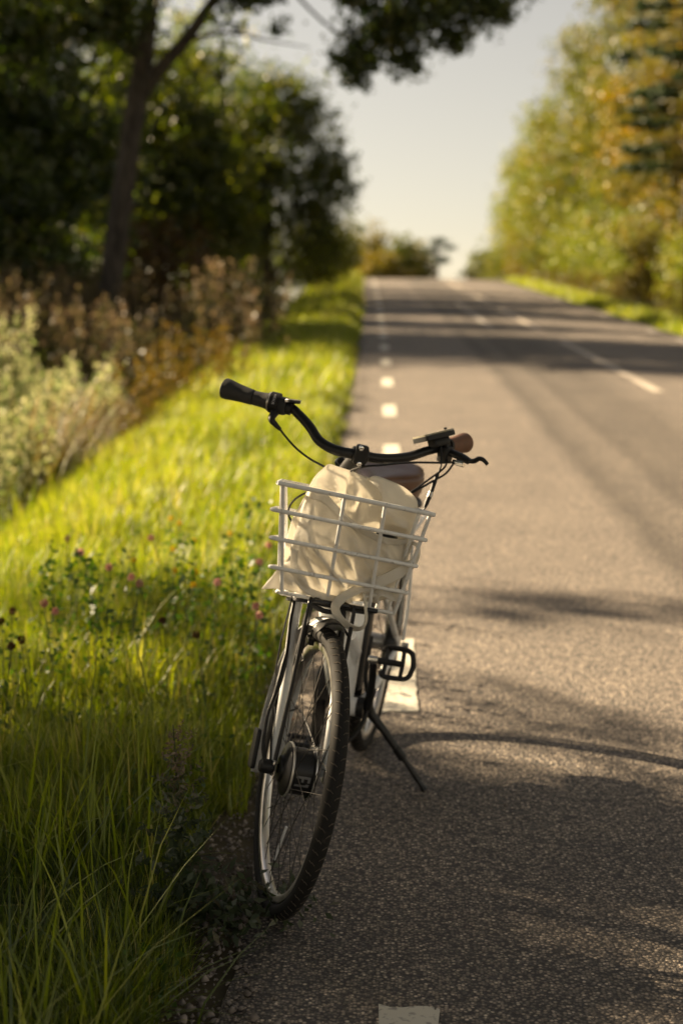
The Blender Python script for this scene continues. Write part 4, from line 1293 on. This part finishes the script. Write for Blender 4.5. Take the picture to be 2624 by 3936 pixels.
for s in (-1, 1):
    part('seat_stay', tube([(.375, s * .024, .66), (.25, s * .050, .555), (.02, s * .069, .365)], [.010, .010, .009], 10, 5), M['white'])
    part('chain_stay', tube([(.47, s * .030, .285), (.30, s * .052, .30), (.01, s * .071, .345)], [.012, .012, .009], 10, 5), M['white'])
    part('dropout', rbox((.004, s * .072, .352), (.05, .006, .045)), M['white'])
    part('rack_strut', tube([(-.002, s * .083, .365), (-.004, s * .086, .52), (-.01, s * .075, .70)], .0055, 8, 4), M['white'])
part('rear_rack', [tube([(.10, .03, .715), (.06, .07, .715), (-.20, .075, .715), (-.36, .055, .715), (-.36, -.055, .715), (-.20, -.075, .715), (.06, -.07, .715), (.10, -.03, .715)], .0055, 8, 5), tube([(-.1, -.075, .715), (-.1, .075, .715)], .004, 8, 1), tube([(-.25, -.072, .715), (-.25, .072, .715)], .004, 8, 1), tube([(.05, 0, .715), (-.34, 0, .715)], .004, 8, 1)], M['white'])
# battery behind the seat tube
bd = (ST - BB) / np.linalg.norm(ST - BB)
bc = BB + bd * .215 + np.array([-.062, 0, -.02])
part('battery', rbox(bc, (.072, .066, .335), np.stack([np.cross([0, 1, 0], bd), [0, 1, 0], bd], 1)), M['plastic'])
part('battery_cable', tube([(.47, .052, .50), (.49, .050, .40), (.50, .058, .36), (.48, .066, .31), (.50, .058, .25), (.56, .035, .215), (.62, .0, .22)], .0062, 8, 6), M['plastic'])
# crank, pedals, chain guard
cl = BB + np.array([.17 * math.cos(R(72)), .078, .17 * math.sin(R(72))])
cr_ = BB + np.array([-.17 * math.cos(R(72)), -.078, -.17 * math.sin(R(72))])
part('bottom_bracket', disc_axis(BB + np.array([0, .048, 0]), (0, 1, 0), .030, .022, 24), M['black'])
for (e, s) in ((cl, 1), (cr_, -1)):
    b0 = BB + np.array([0, s * .066, 0])
    part('crank_arm', tube([b0, b0 + (e - b0) * .5 + np.array([0, s * .004, 0]), e], [.014, .011, .0105], 10, 4, oval=.7), M['black'])
    part('pedal_bolt', disc_axis(e + np.array([0, -s * .002, 0]), (0, 1, 0), .012, .026, 12), M['chrome'])
    # pedal: cage of two bars joined at the outer end, body on the spindle
    tl = R(62) if s > 0 else R(15)
    PD = np.array([[math.cos(tl), 0, math.sin(tl)], [0, 1, 0], [-math.sin(tl), 0, math.cos(tl)]])
    pc = e + np.array([0, s * .012, 0])
    P = lambda a, y_, h=0: pc + PD @ np.array([a, s * y_, h])
    pb_ = [tube([P(0, 0), P(0, .075)], [.010, .0085], 10, 1),
           tube([P(.028, .012), P(.041, .022), P(.042, .06), P(.036, .088), P(.012, .098), P(-.012, .098), P(-.036, .088), P(-.042, .06), P(-.041, .022), P(-.028, .012)], .0088, 8, 6, oval=.75),
           tube([P(0, .022), P(.04, .020)], .0062, 8, 1), tube([P(0, .022), P(-.04, .020)], .0062, 8, 1), tube([P(0, .070), P(.04, .068)], .0062, 8, 1), tube([P(0, .070), P(-.04, .068)], .0062, 8, 1)]
    part('pedal', pb_, M['plastic'])
part('chain_guard', [rbox((.30, -.066, .315), (.50, .012, .125), r=.3), rbox((.52, -.066, .315), (.16, .012, .20), r=.3)], M['plastic'])
part('reflective_strip', box((.545, -.0735, .33), (.012, .002, .11)), M['reflect'])
# kickstand on the left
ks = np.array([.40, .045, .275])
gnd = np.linalg.solve(BM, np.array([.121, 4.215, .006]) - BO)
def along(t, a=ks, b_=gnd):
    return a + (b_ - a) * t
part('kickstand_mount', rbox((.415, .03, .268), (.07, .05, .05)), M['black'])
part('kickstand', [tube([ks + np.array([.01, .02, .05]), along(.06), along(.3), along(.60)], [.012, .016, .013, .012], 10, 3, oval=.75), tube([along(.52), along(.62), along(.64)], [.0135, .0145, .0135], 10, 1), tube([along(.58), along(.82), along(.90)], [.0075, .0085, .011], 8, 2), tube([along(.86), along(.95), along(1.0)], [.010, .013, .017], 8, 2, oval=.7)], M['black'])
# saddle
def saddle():
    V, F = [], []
    L_ = [(-.13, .075, .050), (-.11, .098, .075), (-.06, .106, .088), (-.01, .096, .085), (.04, .068, .074), (.09, .042, .062), (.13, .030, .052), (.155, .018, .038)]
    n = 20
    sec = []
    for (xx, wd, h) in L_:
        row = []
        for k in range(n):
            a = 2 * math.pi * k / n
            cy, sz = math.cos(a), math.sin(a)
            yy = wd * math.copysign(abs(cy) ** .8, cy)
            zz = (.032 if sz > 0 else h) * math.copysign(abs(sz) ** .75, sz)
            row.append(len(V)); V.append((xx, yy, zz + .012 * (xx < -.08)))
        sec.append(row)
    for a, b_ in zip(sec, sec[1:]):
        for k in range(n):
            l = (k + 1) % n
            F.append((a[k], a[l], b_[l], b_[k]))
    F.append(tuple(sec[0][::-1])); F.append(tuple(sec[-1]))
    return np.array(V), F
SD = np.array([.17, .0, .900])
V, F = saddle()
sdl = part('saddle', (V + SD, F), M['brown'], sharp=75)
part('saddle_edge', tube([SD + np.array(p) for p in ((.12, .026, -.040), (.03, .065, -.062), (-.05, .098, -.075), (-.10, .088, -.070), (-.125, .05, -.06), (-.125, -.05, -.06), (-.10, -.088, -.070), (-.05, -.098, -.075), (.03, -.065, -.062), (.12, -.026, -.040))], .009, 8, 5), M['black'], ID, sdl)
part('seat_post', [tube([ST - bd * .03, ST + bd * .065], .0135, 14, 1), tube([SD + np.array([.10, .02, -.055]), SD + np.array([-.09, .03, -.065])], .0035, 8, 1), tube([SD + np.array([.10, -.02, -.055]), SD + np.array([-.09, -.03, -.065])], .0035, 8, 1)], M['chrome'])
part('seat_clamp', disc_axis(ST, bd, .028, .03, 20), M['black'])

# rear mudguard and tail lamp
def fender(C, r_, a0, a1, wd, n, xf, mat, name, mids=9, drop=.010, parent=BIKE):
    V, F = [], []
    for i in range(n + 1):
        a = R(a0 + (a1 - a0) * i / n)
        for k in range(mids):
            u = -1 + 2 * k / (mids - 1)
            rr = r_ - drop * abs(u) ** 2.2
            V.append((C[0] + rr * math.cos(a), C[1] + wd * .5 * u, C[2] + rr * math.sin(a)))
    for i in range(n):
        for k in range(mids - 1):
            b_ = i * mids + k
            F.append((b_, b_ + 1, b_ + mids + 1, b_ + mids))
    o = part(name, (np.array(V), F), mat, xf, parent, True, None)
    md = o.modifiers.new('thickness', 'SOLIDIFY'); md.thickness = .0018; md.offset = 1
    return o
fender(RA, .374, 20, 205, .056, 44, ID, M['white'], 'rear_mudguard')
ff = fender(FA, .374, 96, 205, .078, 34, FR, M['white'], 'front_mudguard', 11, .026)
fender(FA, .3755, 90, 97.5, .083, 5, FR, M['plastic'], 'mudguard_tip', 11, .032, ff)
part('tail_lamp', rbox((-.38, 0, .70), (.02, .07, .04)), M['red'])
for s in (-1, 1):
    part('mudguard_stay', tube([FA + np.array([-.005, s * .060, .01]), FA + np.array([-.24, s * .036, .06]), FA + np.array([-.352, s * .03, .02])], .0024, 6, 3), M['black'], FR)
    part('rear_stay', tube([RA + np.array([0, s * .075, 0]), RA + np.array([-.30, s * .03, .20])], .0024, 6, 1), M['black'])

# fork
CRN = on_axis(.742)
part('fork', [tube([CRN - AXD * .012, CRN + AXD * .04], .019, 16, 1), tube([CRN + np.array([.0, -.064, -.006]), CRN + np.array([.004, -.03, .004]), CRN + np.array([.004, .03, .004]), CRN + np.array([.0, .064, -.006])], [.016, .02, .02, .016], 12, 5)] +
     [tube([CRN + np.array([.0, s * .060, .006]), CRN + np.array([.024, s * .062, -.07]), (1.115, s * .064, .52), (1.160, s * .065, .40), (1.186, s * .064, .342)], [.0135, .0130, .0118, .0100, .0085], 14, 5, oval=1.1) for s in (-1, 1)], M['white'], FR)
part('crown_bolt', [disc_axis(CRN + np.array([.022, 0, .0]), (1, 0, 0), .011, .010, 16), disc_axis(CRN + np.array([.030, 0, .0]), (1, 0, 0), .006, .012, 6)], M['chrome'], FR)
for s in (-1, 1):
    part('fork_dropout', rbox((1.188, s * .0645, .348), (.028, .007, .036)), M['chrome'], FR)
    part('brake_arm', [tube([(1.105, s * .050, .605), (1.085, s * .046, .68), (1.07, s * .042, .725)], [.010, .008, .007], 8, 3), rbox((1.085, s * .026, .645), (.05, .014, .014))], M['black'], FR)
    part('brake_pivot', disc_axis((1.122, s * .050, .608), (1, 0, 0), .0095, .018, 14, .3), M['chrome'], FR)
    part('carrier_leg', tube([(1.204, s * .066, .372), (1.150, s * .058, .56), (1.112, s * .056, .735), (1.104, s * .050, .748), (1.09, s * .03, .752)], .0052, 8, 4), M['black'], FR)
part('brake_noodle', tube([(1.07, -.045, .728), (1.075, 0, .720), (1.07, .045, .728)], .0065, 8, 4), M['rubber'], FR)
part('carrier_bar', tube([(1.10, -.056, .748), (1.10, .115, .750)], .006, 8, 1), M['black'], FR)
part('motor_cable', [tube([(1.186, -.082, .352), (1.174, -.094, .385), (1.16, -.097, .424), (1.15, -.098, .467), (1.13, -.088, .505), (1.12, -.083, .54), (1.1, -.078, .577), (1.08, -.074, .606), (1.06, -.074, .641), (1.035, -.074, .689), (1.01, -.07, .728), (.97, -.05, .78)], [.005, .005, .004, .004, .0055, .0075, .0075, .0042, .0042, .0042, .0042, .0042], 8, 5)], M['plastic'], FR)
part('cable_guard', rbox((1.145, -.108, .372), (.045, .012, .095), np.array([[.97, 0, -.24], [0, 1, 0], [.24, 0, .97]])), M['plastic'], FR)
part('front_stay', tube([(1.19, -.073, .36), (1.08, -.090, .56), (1.02, -.08, .74)], .0026, 6, 3), M['black'], FR)

# stem and handlebar
part('stem', [tube([HT + AXD * .01, on_axis(1.035)], .0145, 14, 1), tube([on_axis(1.025), on_axis(1.035) + np.array([.05, 0, .028]), (.985, .002, 1.098)], [.022, .020, .017], 14, 4), disc_axis((.99, .004, 1.099), (0, 1, 0), .0195, .040, 20, .12), rbox((1.004, .003, 1.102), (.018, .032, .050), r=.3)], M['black'], FR)
part('stem_cap', [disc_axis(on_axis(1.052) + np.array([.004, -.012, 0]), (.75, -.25, .6), .0165, .010, 22), ], M['chrome'], FR)
part('stem_cap_plug', disc_axis(on_axis(1.055) + np.array([.008, -.014, .003]), (.75, -.25, .6), .0105, .009, 18), M['black'], FR)
part('stem_bolt', [disc_axis((1.019, -.004, 1.121), (1, 0, 0), .0062, .010, 12), disc_axis((1.019, .000, 1.082), (1, 0, 0), .0062, .010, 12)], M['chrome'], FR)
BAR = [(.86, -.232, 1.161), (.885, -.175, 1.163), (.905, -.147, 1.151), (.93, -.118, 1.130), (.955, -.094, 1.107), (.980, -.055, 1.097), (.99, .002, 1.099), (.983, .06, 1.100), (.955, .128, 1.112), (.905, .193, 1.132), (.87, .247, 1.148)]
hb = part('handlebar', tube(BAR, [.0112, .0115, .0118, .0120, .0122, .0128, .0130, .0128, .0122, .0117, .0112], 14, 6), M['black'], FR)
# right-hand grip and twist shifter (on the left in the picture)
g0, g1 = np.array([.842, -.255, 1.160]), np.array([.790, -.327, 1.161])
gd = g1 - g0
part('grip', tube([g0, g0 + gd * .08, g0 + gd * .35, g0 + gd * .6, g0 + gd * .82, g0 + gd * .96, g1 + gd * .04], [.0178, .0195, .0208, .0230, .0258, .0262, .014], 18, 4, oval=1.0), M['rubber'], FR)
s0, s1 = np.array([.843, -.255, 1.160]), np.array([.862, -.217, 1.162])
sd_ = (s1 - s0) / np.linalg.norm(s1 - s0)
part('twist_grip', tube([s0, s0 + (s1 - s0) * .5, s1], [.0182, .0190, .0218], 18, 3), M['rubber'], FR)
part('shift_ring', disc_axis(s1 - sd_ * .002, sd_, .0242, .005, 26, .1), M['silver'], FR)
sb = s1 + sd_ * .012
part('shifter', [disc_axis(sb, sd_, .0266, .026, 26, .18), rbox(sb + sd_ * .018 + np.array([0, 0, -.003]), (.032, .040, .042), rot_to(sd_), r=.3), tube([sb + np.array([.012, .006, -.014]), (.905, -.213, 1.128), (.912, -.200, 1.116), (.917, -.187, 1.108)], [.0115, .0088, .0065, .0045], 10, 4)], M['plastic'], FR)
# small word on the shifter
cu = bpy.data.curves.new('shifter_word', 'FONT')
cu.body = 'NEXUS'
cu.size = .0085
cu.extrude = .0003
cu.align_x = 'CENTER'
tmp = bpy.data.objects.new('shifter_word', cu)
COL.objects.link(tmp)
bpy.context.view_layer.update()
dg = bpy.context.evaluated_depsgraph_get()
tm = bpy.data.meshes.new_from_object(tmp.evaluated_get(dg))
bpy.data.objects.remove(tmp, do_unlink=True)
cn = np.array([.86, -.28, .42]); cn -= sd_ * np.dot(cn, sd_); cn /= np.linalg.norm(cn)
up_ = np.cross(sd_, cn)
wp = sb + cn * .0272
tv = np.array([v.co[:] for v in tm.vertices])
wv_ = FR(wp + tv[:, :1] * (up_ * -1)[None] * -1 + tv[:, 1:2] * sd_[None] * 1 + tv[:, 2:3] * cn[None])
tm.vertices.foreach_set('co', np.ascontiguousarray(wv_, dtype=np.float32).ravel())
tm.materials.clear(); tm.materials.append(M['white_print'])
link_in(bpy.data.objects.new('shifter_word', tm), BIKE)
bell = part('bell_mount', [disc_axis((.888, -.172, 1.160), (.4, .9, -.1), .0165, .014, 18), tube([(.892, -.17, 1.165), (.898, -.17, 1.176)], .006, 8, 1)], M['plastic'], FR)
part('bell', [disc_axis((.900, -.170, 1.179), (-.25, -.1, .95), .0195, .006, 26, .1)], M['black'], FR, bell)
part('bell_rim', [(lambda q: tube(q, .0014, 6, 1, True))([np.array([.900, -.170, 1.1825]) + rot_to((-.25, -.1, .95), (0, 1, 0)) @ np.array([0, math.cos(t) * .019, math.sin(t) * .019]) for t in np.linspace(0, 2 * np.pi, 28, endpoint=False)])], M['silver'], FR, bell)
# left-hand grip, lever and display (on the right in the picture)
h0, h1 = np.array([.868, .250, 1.149]), np.array([.800, .318, 1.158])
hd = h1 - h0
part('grip', tube([h0, h0 + hd * .08, h0 + hd * .35, h0 + hd * .6, h0 + hd * .82, h0 + hd * .96, h1 + hd * .04], [.0172, .0190, .0205, .0230, .0258, .0262, .014], 18, 4), M['browngrip'], FR)
part('bar_end_plug', disc_axis(h1 + hd * .035, hd, .013, .004, 18), M['brown'], FR)
part('lever_clamp', [disc_axis((.880, .238, 1.146), hd, .0195, .028, 20, .15), rbox((.895, .243, 1.132), (.034, .030, .042), rot_to(hd), r=.3), disc_axis((.872, .250, 1.149), hd, .0208, .010, 22)], M['plastic'], FR)
bl_ = part('brake_lever', [tube([(.900, .250, 1.140), (.925, .276, 1.138), (.945, .292, 1.134)], [.013, .0125, .011], 10, 4, oval=.8), tube([(.935, .288, 1.133), (.958, .300, 1.139), (.966, .309, 1.149), (.973, .319, 1.149), (.980, .330, 1.141)], [.009, .0085, .008, .0075, .0065], 10, 4, oval=.75)], M['black'], FR)
part('lever_barrel', [tube([(.925, .268, 1.122), (.937, .285, 1.124)], [.008, .0095], 10, 1), disc_axis((.922, .265, 1.121), (.4, .9, .1), .0062, .014, 8)], M['chrome'], FR, bl_)
Md = rot_to((-.46, .82, .26), (-.42, 0, .90))
dsp = part('display', rbox((.905, .200, 1.170), (.098, .066, .013), Md, r=.12), M['plastic'], FR)
part('display_face', rbox(np.array([.905, .200, 1.170]) + Md @ np.array([0, 0, .0065]), (.096, .064, .008), Md, r=.08), M['screen'], FR, dsp)
part('display_button', disc_axis(np.array([.905, .200, 1.170]) + Md @ np.array([.034, -.01, .014]), Md[:, 2], .004, .006, 10), M['black'], FR, dsp)
part('display_mount', rbox(np.array([.905, .200, 1.170]) + Md @ np.array([.012, 0, -.016]), (.052, .034, .022), Md, r=.25), M['plastic'], FR)
cab = {'gear_cable': [(.915, -.19, 1.110), (.92, -.172, 1.095), (.94, -.143, 1.075), (.96, -.106, 1.059), (.97, -.058, 1.046), (.96, -.021, 1.03), (.95, 0, .98)],
       'brake_cable': [(.94, .0, 1.03), (.98, -.005, 1.055), (1.01, .02, 1.078), (1.02, .056, 1.091), (1.0, .127, 1.108), (.95, .219, 1.116), (.922, .266, 1.121)],
       'display_cable': [(.905, .222, 1.155), (.93, .228, 1.113), (.95, .222, 1.093), (.97, .212, 1.062), (.99, .201, 1.027), (1.0, .195, 1.004), (.99, .17, .95)],
       'lever_cable': [(.90, .251, 1.125), (.94, .235, 1.103), (.97, .196, 1.073), (1.0, .15, 1.037), (.98, .10, .99)],
       'light_cable': [(.924, .262, 1.118), (.95, .24, 1.092), (.97, .203, 1.067), (1.0, .155, 1.038), (.98, .10, .995)],
       'looped_cable': [(.93, -.03, 1.0), (.95, -.075, .985), (.96, -.118, .955), (.955, -.126, .915), (.95, -.09, .88), (.93, -.03, .86)]}
for k, P in cab.items():
    part(k, tube(P, .0027, 8, 6), M['plastic'], FR)
part('cable_joint', [tube([(.953, .219, 1.088), (.972, .210, 1.057), (.982, .206, 1.040)], [.0048, .0056, .005], 10, 2), tube([(.986, .203, 1.033), (.994, .198, 1.016), (.999, .195, 1.006)], [.0062, .006, .004], 10, 2)], M['plastic'], FR)
part('joint_sleeve', tube([(.980, .2065, 1.043), (.987, .203, 1.031)], .0068, 12, 1), M['silver'], FR)

# basket
rings = [(1.022, 1.150, -.208, .176, .885, -.146, .160), (.9545, 1.135, -.206, .183, .892, -.142, .160), (.883, 1.115, -.189, .184, .900, -.124, .155), (.810, 1.100, -.172, .183, .910, -.108, .150)]
TILT = .045          # the basket tips back: its rear side hangs lower
bottom = (.748, 1.080, -.136, .172, .925, -.082, .140)
def ring_pts(z, xf_, yl, yr, xb, bl2, br2, rc=.022, grow=0.0):
    c = [np.array([xf_, yl, z]), np.array([xf_, yr, z]), np.array([xb, br2, z - TILT]), np.array([xb, bl2, z - TILT])]
    out2 = []
    for i in range(4):
        p, a, b_ = c[i], c[i - 1], c[(i + 1) % 4]
        u = (a - p) / np.linalg.norm(a - p); v = (b_ - p) / np.linalg.norm(b_ - p)
        out2 += [p + u * rc, p + (u + v) * rc * .32, p + v * rc]
        mid = (p + b_) / 2
        out2.append(mid)
    return out2
bk = part('basket', tube(ring_pts(*bottom), .0046, 10, 4, True), M['wire'], FR)
for i, rg in enumerate(rings):
    part('ring_wire', tube(ring_pts(*rg, rc=.024 if i else .014), .0055 if i == 0 else .0051, 10, 4, True), M['wire'], FR, bk)
def bk_wire(pt, pb2, r_=.0048):
    part('upright_wire', tube([pt, np.array(pt) * .5 + np.array(pb2) * .5, pb2], r_, 10, 1), M['wire'], FR, bk)
T_, B_ = rings[0], bottom
for (yt, yb) in ((-.196, -.122), (-.045, -.009), (.055, .099), (.168, .164)):
    bk_wire((T_[1] - .007, yt, T_[0]), (B_[1] + .001, yb, B_[0]))
for (yt, yb) in ((-.138, -.074), (-.05, -.02), (.05, .06), (.150, .130)):
    bk_wire((T_[4] + .007, yt, T_[0] - TILT), (B_[4], yb, B_[0] - TILT))
for t in (.33, .70):
    for s, ti, bi, tj, bj in ((-1, T_[2], B_[2], T_[5], B_[5]), (1, T_[3], B_[3], T_[6], B_[6])):
        bk_wire((T_[1] + (T_[4] - T_[1]) * t, ti + (tj - ti) * t - s * .006, T_[0] - TILT * t), (B_[1] + (B_[4] - B_[1]) * t, bi + (bj - bi) * t, B_[0] - TILT * t))
for u in (.2, .4, .6, .8):
    yb = B_[2] + (B_[3] - B_[2]) * u
    part('floor_wire', tube([(B_[1], yb, B_[0] + .001), (B_[4], B_[5] + (B_[6] - B_[5]) * u, B_[0] - TILT + .001)], .0030, 8, 1), M['wire'], FR, bk)
part('carrier_plate', rbox((1.005, .02, .716), (.16, .20, .010), np.array([[.96, 0, -.28], [0, 1, 0], [.28, 0, .96]]), r=.2), M['plastic'], FR)
part('basket_bracket', [tube([(.93, 0, .80), (.90, 0, .82)], .012, 10, 1), rbox((.925, 0, .83), (.012, .10, .12))], M['black'], FR)

# ------------------------------------------------------------------ the tote bag in the basket
BAG = empty('tote_bag')
BAG.matrix_world = mw
tag(BAG, 'crumpled natural cotton tote bag stuffed in the bicycle basket with its handles hanging out', 'bag')
# recentre the empty at the bag's base
c0 = FR(np.array([[1.01, 0, .752]]))[0]
BAG.matrix_world = mw @ Matrix.Translation(Vector(c0))
BX = lambda V: FR(V) - c0
def resamp(P, n):
    P = np.asarray(P, float)
    Q = catmull(P, 10)
    d = np.concatenate([[0], np.cumsum(np.linalg.norm(np.diff(Q, axis=0), axis=1))])
    t = np.linspace(0, d[-1], n)
    return np.stack([np.interp(t, d, Q[:, k]) for k in range(Q.shape[1])], 1)
def coons(bot, top, left, right, nu, nv):
    b_, t_, l_, r_ = resamp(bot, nu), resamp(top, nu), resamp(left, nv), resamp(right, nv)
    U = np.linspace(0, 1, nu)[None, :, None]; Vv = np.linspace(0, 1, nv)[:, None, None]
    S = (1 - Vv) * b_[None] + Vv * t_[None] + (1 - U) * l_[:, None] + U * r_[:, None] - ((1 - U) * (1 - Vv) * b_[0] + U * (1 - Vv) * b_[-1] + (1 - U) * Vv * t_[0] + U * Vv * t_[-1])
    return S
def fold(S, folds, seed, amp=.006, sc=9.0):
    """push ridges and soft lumps out of the cloth towards +x; ridges given as (y0,z0,y1,z1,width,height)"""
    for v in range(S.shape[0]):
        for u in range(S.shape[1]):
            y_, z_ = S[v, u, 1], S[v, u, 2]
            d = 1.1 * amp * (.3 - abs(mnoise.noise((y_ * sc * 1.5 + .6 * z_, z_ * sc * 1.2, seed + 2.0)))) + amp * mnoise.noise((y_ * sc, z_ * sc, seed)) + amp * .5 * mnoise.noise((y_ * sc * 2.7, z_ * sc * 2.7, seed + 5))
            for (a, b_, c, e, wd, h) in folds:
                p = np.array([y_ - a, z_ - b_]); q = np.array([c - a, e - b_])
                t = np.clip(np.dot(p, q) / np.dot(q, q), 0, 1)
                ds = np.linalg.norm(p - q * t)
                sgn = q[0] * p[1] - q[1] * p[0]
                k = wd * (.5 if sgn > 0 else 1.0)
                d += 2.0 * h * math.exp(-(ds / k) ** 1.35) * math.sin(math.pi * (.12 + .76 * t))
            S[v, u, 0] += d
    return S
def cloth(name, S, th=.0022, close=None):
    nv, nu = S.shape[:2]
    F = [(v * nu + u, v * nu + u + 1, (v + 1) * nu + u + 1, (v + 1) * nu + u) for v in range(nv - 1) for u in range(nu - 1)]
    o = part(name, (S.reshape(-1, 3), F), M['canvas'], BX, BAG, True, None)
    md = o.modifiers.new('thickness', 'SOLIDIFY'); md.thickness = th; md.offset = 0
    return o
front = coons([(1.085, -.172, .748), (1.075, -.12, .756), (1.070, -.065, .755), (1.072, 0, .757), (1.070, .06, .762), (1.06, .12, .768), (1.03, .166, .78)],
              [(1.030, -.106, 1.004), (1.050, -.07, 1.000), (1.068, -.04, .982), (1.080, -.005, .960), (1.085, .04, .945), (1.080, .09, .933), (1.055, .130, .928), (1.02, .164, .925)],
              [(1.085, -.172, .748), (1.06, -.140, .80), (1.05, -.122, .822), (1.04, -.118, .862), (1.03, -.112, .905), (1.02, -.110, .951), (1.030, -.106, 1.004)],
              [(1.03, .166, .78), (1.01, .178, .82), (1.01, .185, .87), (1.02, .164, .925)], 56, 56)
for v in range(56):
    for u in range(56):
        s_, t_ = u / 55, v / 55
        front[v, u, 0] += .022 * math.sin(math.pi * s_) ** .6 * math.sin(math.pi * min(1, .1 + .8 * t_))
fold(front, [(-.115, .93, -.06, .86, .010, .010), (-.10, .89, .03, .80, .011, .012), (-.05, .85, .045, .775, .009, .012), (-.12, .83, -.055, .765, .010, .012), (-.13, .80, -.09, .765, .008, .009), (.02, .80, .15, .82, .012, .008), (.05, .77, .16, .80, .009, .010), (-.02, .96, .05, .90, .014, -.006), (.08, .93, .17, .86, .012, .007), (-.09, .98, -.085, .88, .010, .008), (.0, .93, .12, .80, .010, .007), (-.03, .90, .08, .79, .008, .008), (-.10, .86, -.02, .77, .007, .010), (.10, .90, .165, .83, .008, .008)], 3.1, .009, 11.0)
cloth('front_panel', front)
hem = front[50:56].copy()
hem[:, :, 0] += .0032
cloth('hem', hem, .0020)
back = coons([(.93, -.11, .80), (.925, 0, .80), (.93, .15, .80)],
             [(1.018, -.080, 1.055), (1.0, -.066, 1.063), (.985, -.04, 1.060), (.975, 0, 1.054), (.975, .03, 1.049), (.98, .09, 1.044), (.99, .13, 1.036), (1.0, .160, 1.024)],
             [(.93, -.11, .80), (.97, -.115, .90), (1.02, -.109, .985), (1.020, -.098, 1.025), (1.018, -.080, 1.055)],
             [(.93, .15, .80), (.97, .178, .90), (.99, .180, .98), (1.0, .160, 1.024)], 44, 40)
fold(back, [(-.05, 1.04, -.02, .97, .014, .012), (.0, 1.04, .01, .96, .012, -.012), (.04, 1.0, .05, .94, .014, -.010), (-.09, 1.02, -.03, 1.0, .010, .008)], 8.4, .008)
cloth('back_panel', back)
side = coons([(1.0, .105, .90), (1.015, .14, .90), (1.01, .178, .905)],
             [(1.0, .036, 1.046), (1.012, .050, 1.060), (1.016, .09, 1.056), (1.016, .13, 1.046), (1.01, .163, 1.026), (1.0, .176, 1.005)],
             [(1.0, .105, .90), (1.035, .080, .965), (1.035, .070, 1.02), (1.0, .036, 1.046)],
             [(1.01, .178, .905), (1.01, .182, .95), (1.0, .176, 1.005)], 30, 30)
fold(side, [(.08, .99, .16, .95, .012, .008), (.10, .96, .17, .965, .010, .008)], 5.5, .006)
cloth('turned_flap', side)
# pile of cloth lying inside, so the bag is not hollow
inner = coons([(1.05, -.12, .76), (1.06, 0, .76), (1.03, .15, .77)], [(.93, -.11, .80), (.92, 0, .80), (.93, .15, .80)], [(1.05, -.12, .76), (1.0, -.115, .76), (.93, -.11, .80)], [(1.03, .15, .77), (.98, .16, .76), (.93, .15, .80)], 12, 12)
cloth('base_panel', inner)
part('dark_contents', rbox((1.035, .108, .920), (.05, .055, .030), np.array([[.9, .3, 0], [-.3, .9, .2], [0, -.2, .97]]), r=.4), M['plastic'], BX, BAG)
def ribbon(name, P, wd, nrm, th=.0028):
    Q = catmull(P, 8)
    T = np.gradient(Q, axis=0); T /= np.linalg.norm(T, axis=1)[:, None]
    N_ = catmull(nrm, 8) if len(np.shape(nrm)) > 1 else np.tile(np.asarray(nrm, float), (len(Q), 1))
    Sd = np.cross(T, N_); Sd /= np.linalg.norm(Sd, axis=1)[:, None] + 1e-9
    cols = []
    for u in (-.5, -.46, -.38, 0, .38, .46, .5):
        cols.append(Q + Sd * wd * u + N_ * (-.0012 if abs(u) == .5 else (.0006 if abs(u) > .4 else 0)))
    S = np.stack(cols, 1)
    return cloth(name, S, th)
# long handle: out through the wires, loop hanging below the basket, back in
ribbon('handle', [(1.080, .088, .806), (1.092, .062, .797), (1.11, .030, .781), (1.118, .011, .764), (1.12, .005, .749), (1.12, .011, .734), (1.12, .025, .720), (1.12, .048, .708), (1.12, .071, .704), (1.12, .085, .712), (1.118, .088, .730), (1.112, .082, .755), (1.10, .077, .775), (1.085, .075, .786)], .023,
       [(.8, -.2, .55), (.75, -.4, .55), (.7, -.42, .56), (.72, -.55, .35), (.75, -.66, 0), (.75, -.6, -.25), (.75, -.36, -.55), (.72, -.15, -.68), (.68, .3, -.68), (.55, .75, -.35), (.45, .88, 0), (.42, .88, .15), (.5, .8, .3), (.6, .7, .4)])
ribbon('handle', [(1.070, .070, .800), (1.096, .097, .820), (1.098, .134, .846), (1.090, .166, .872), (1.075, .186, .898), (1.060, .184, .918), (1.045, .172, .918), (1.045, .160, .890), (1.045, .150, .860)], .026,
       [(.85, .2, .5), (.85, .2, .5), (.85, .25, .45), (.8, .5, .4), (.5, .85, .1), (.3, .6, .7), (.2, -.4, .9), (.5, -.8, .3), (.6, -.7, .2)])
ribbon('handle', [(1.06, .172, .80), (1.078, .152, .787), (1.084, .128, .795), (1.082, .112, .792), (1.078, .106, .776), (1.065, .112, .762)], .020,
       [(.7, .2, .7), (.7, .1, .7), (.75, .1, .65), (.7, -.5, .5), (.75, -.6, 0), (.7, -.3, -.5)])
ribbon('handle', [(1.09, -.118, .86), (1.083, -.108, .815), (1.086, -.085, .782), (1.090, -.055, .765), (1.088, 0, .758), (1.085, .05, .764)], .016,
       [(.8, -.5, .2), (.8, -.5, .2), (.8, -.3, .4), (.8, -.1, .55), (.8, 0, .6), (.8, 0, .6)])
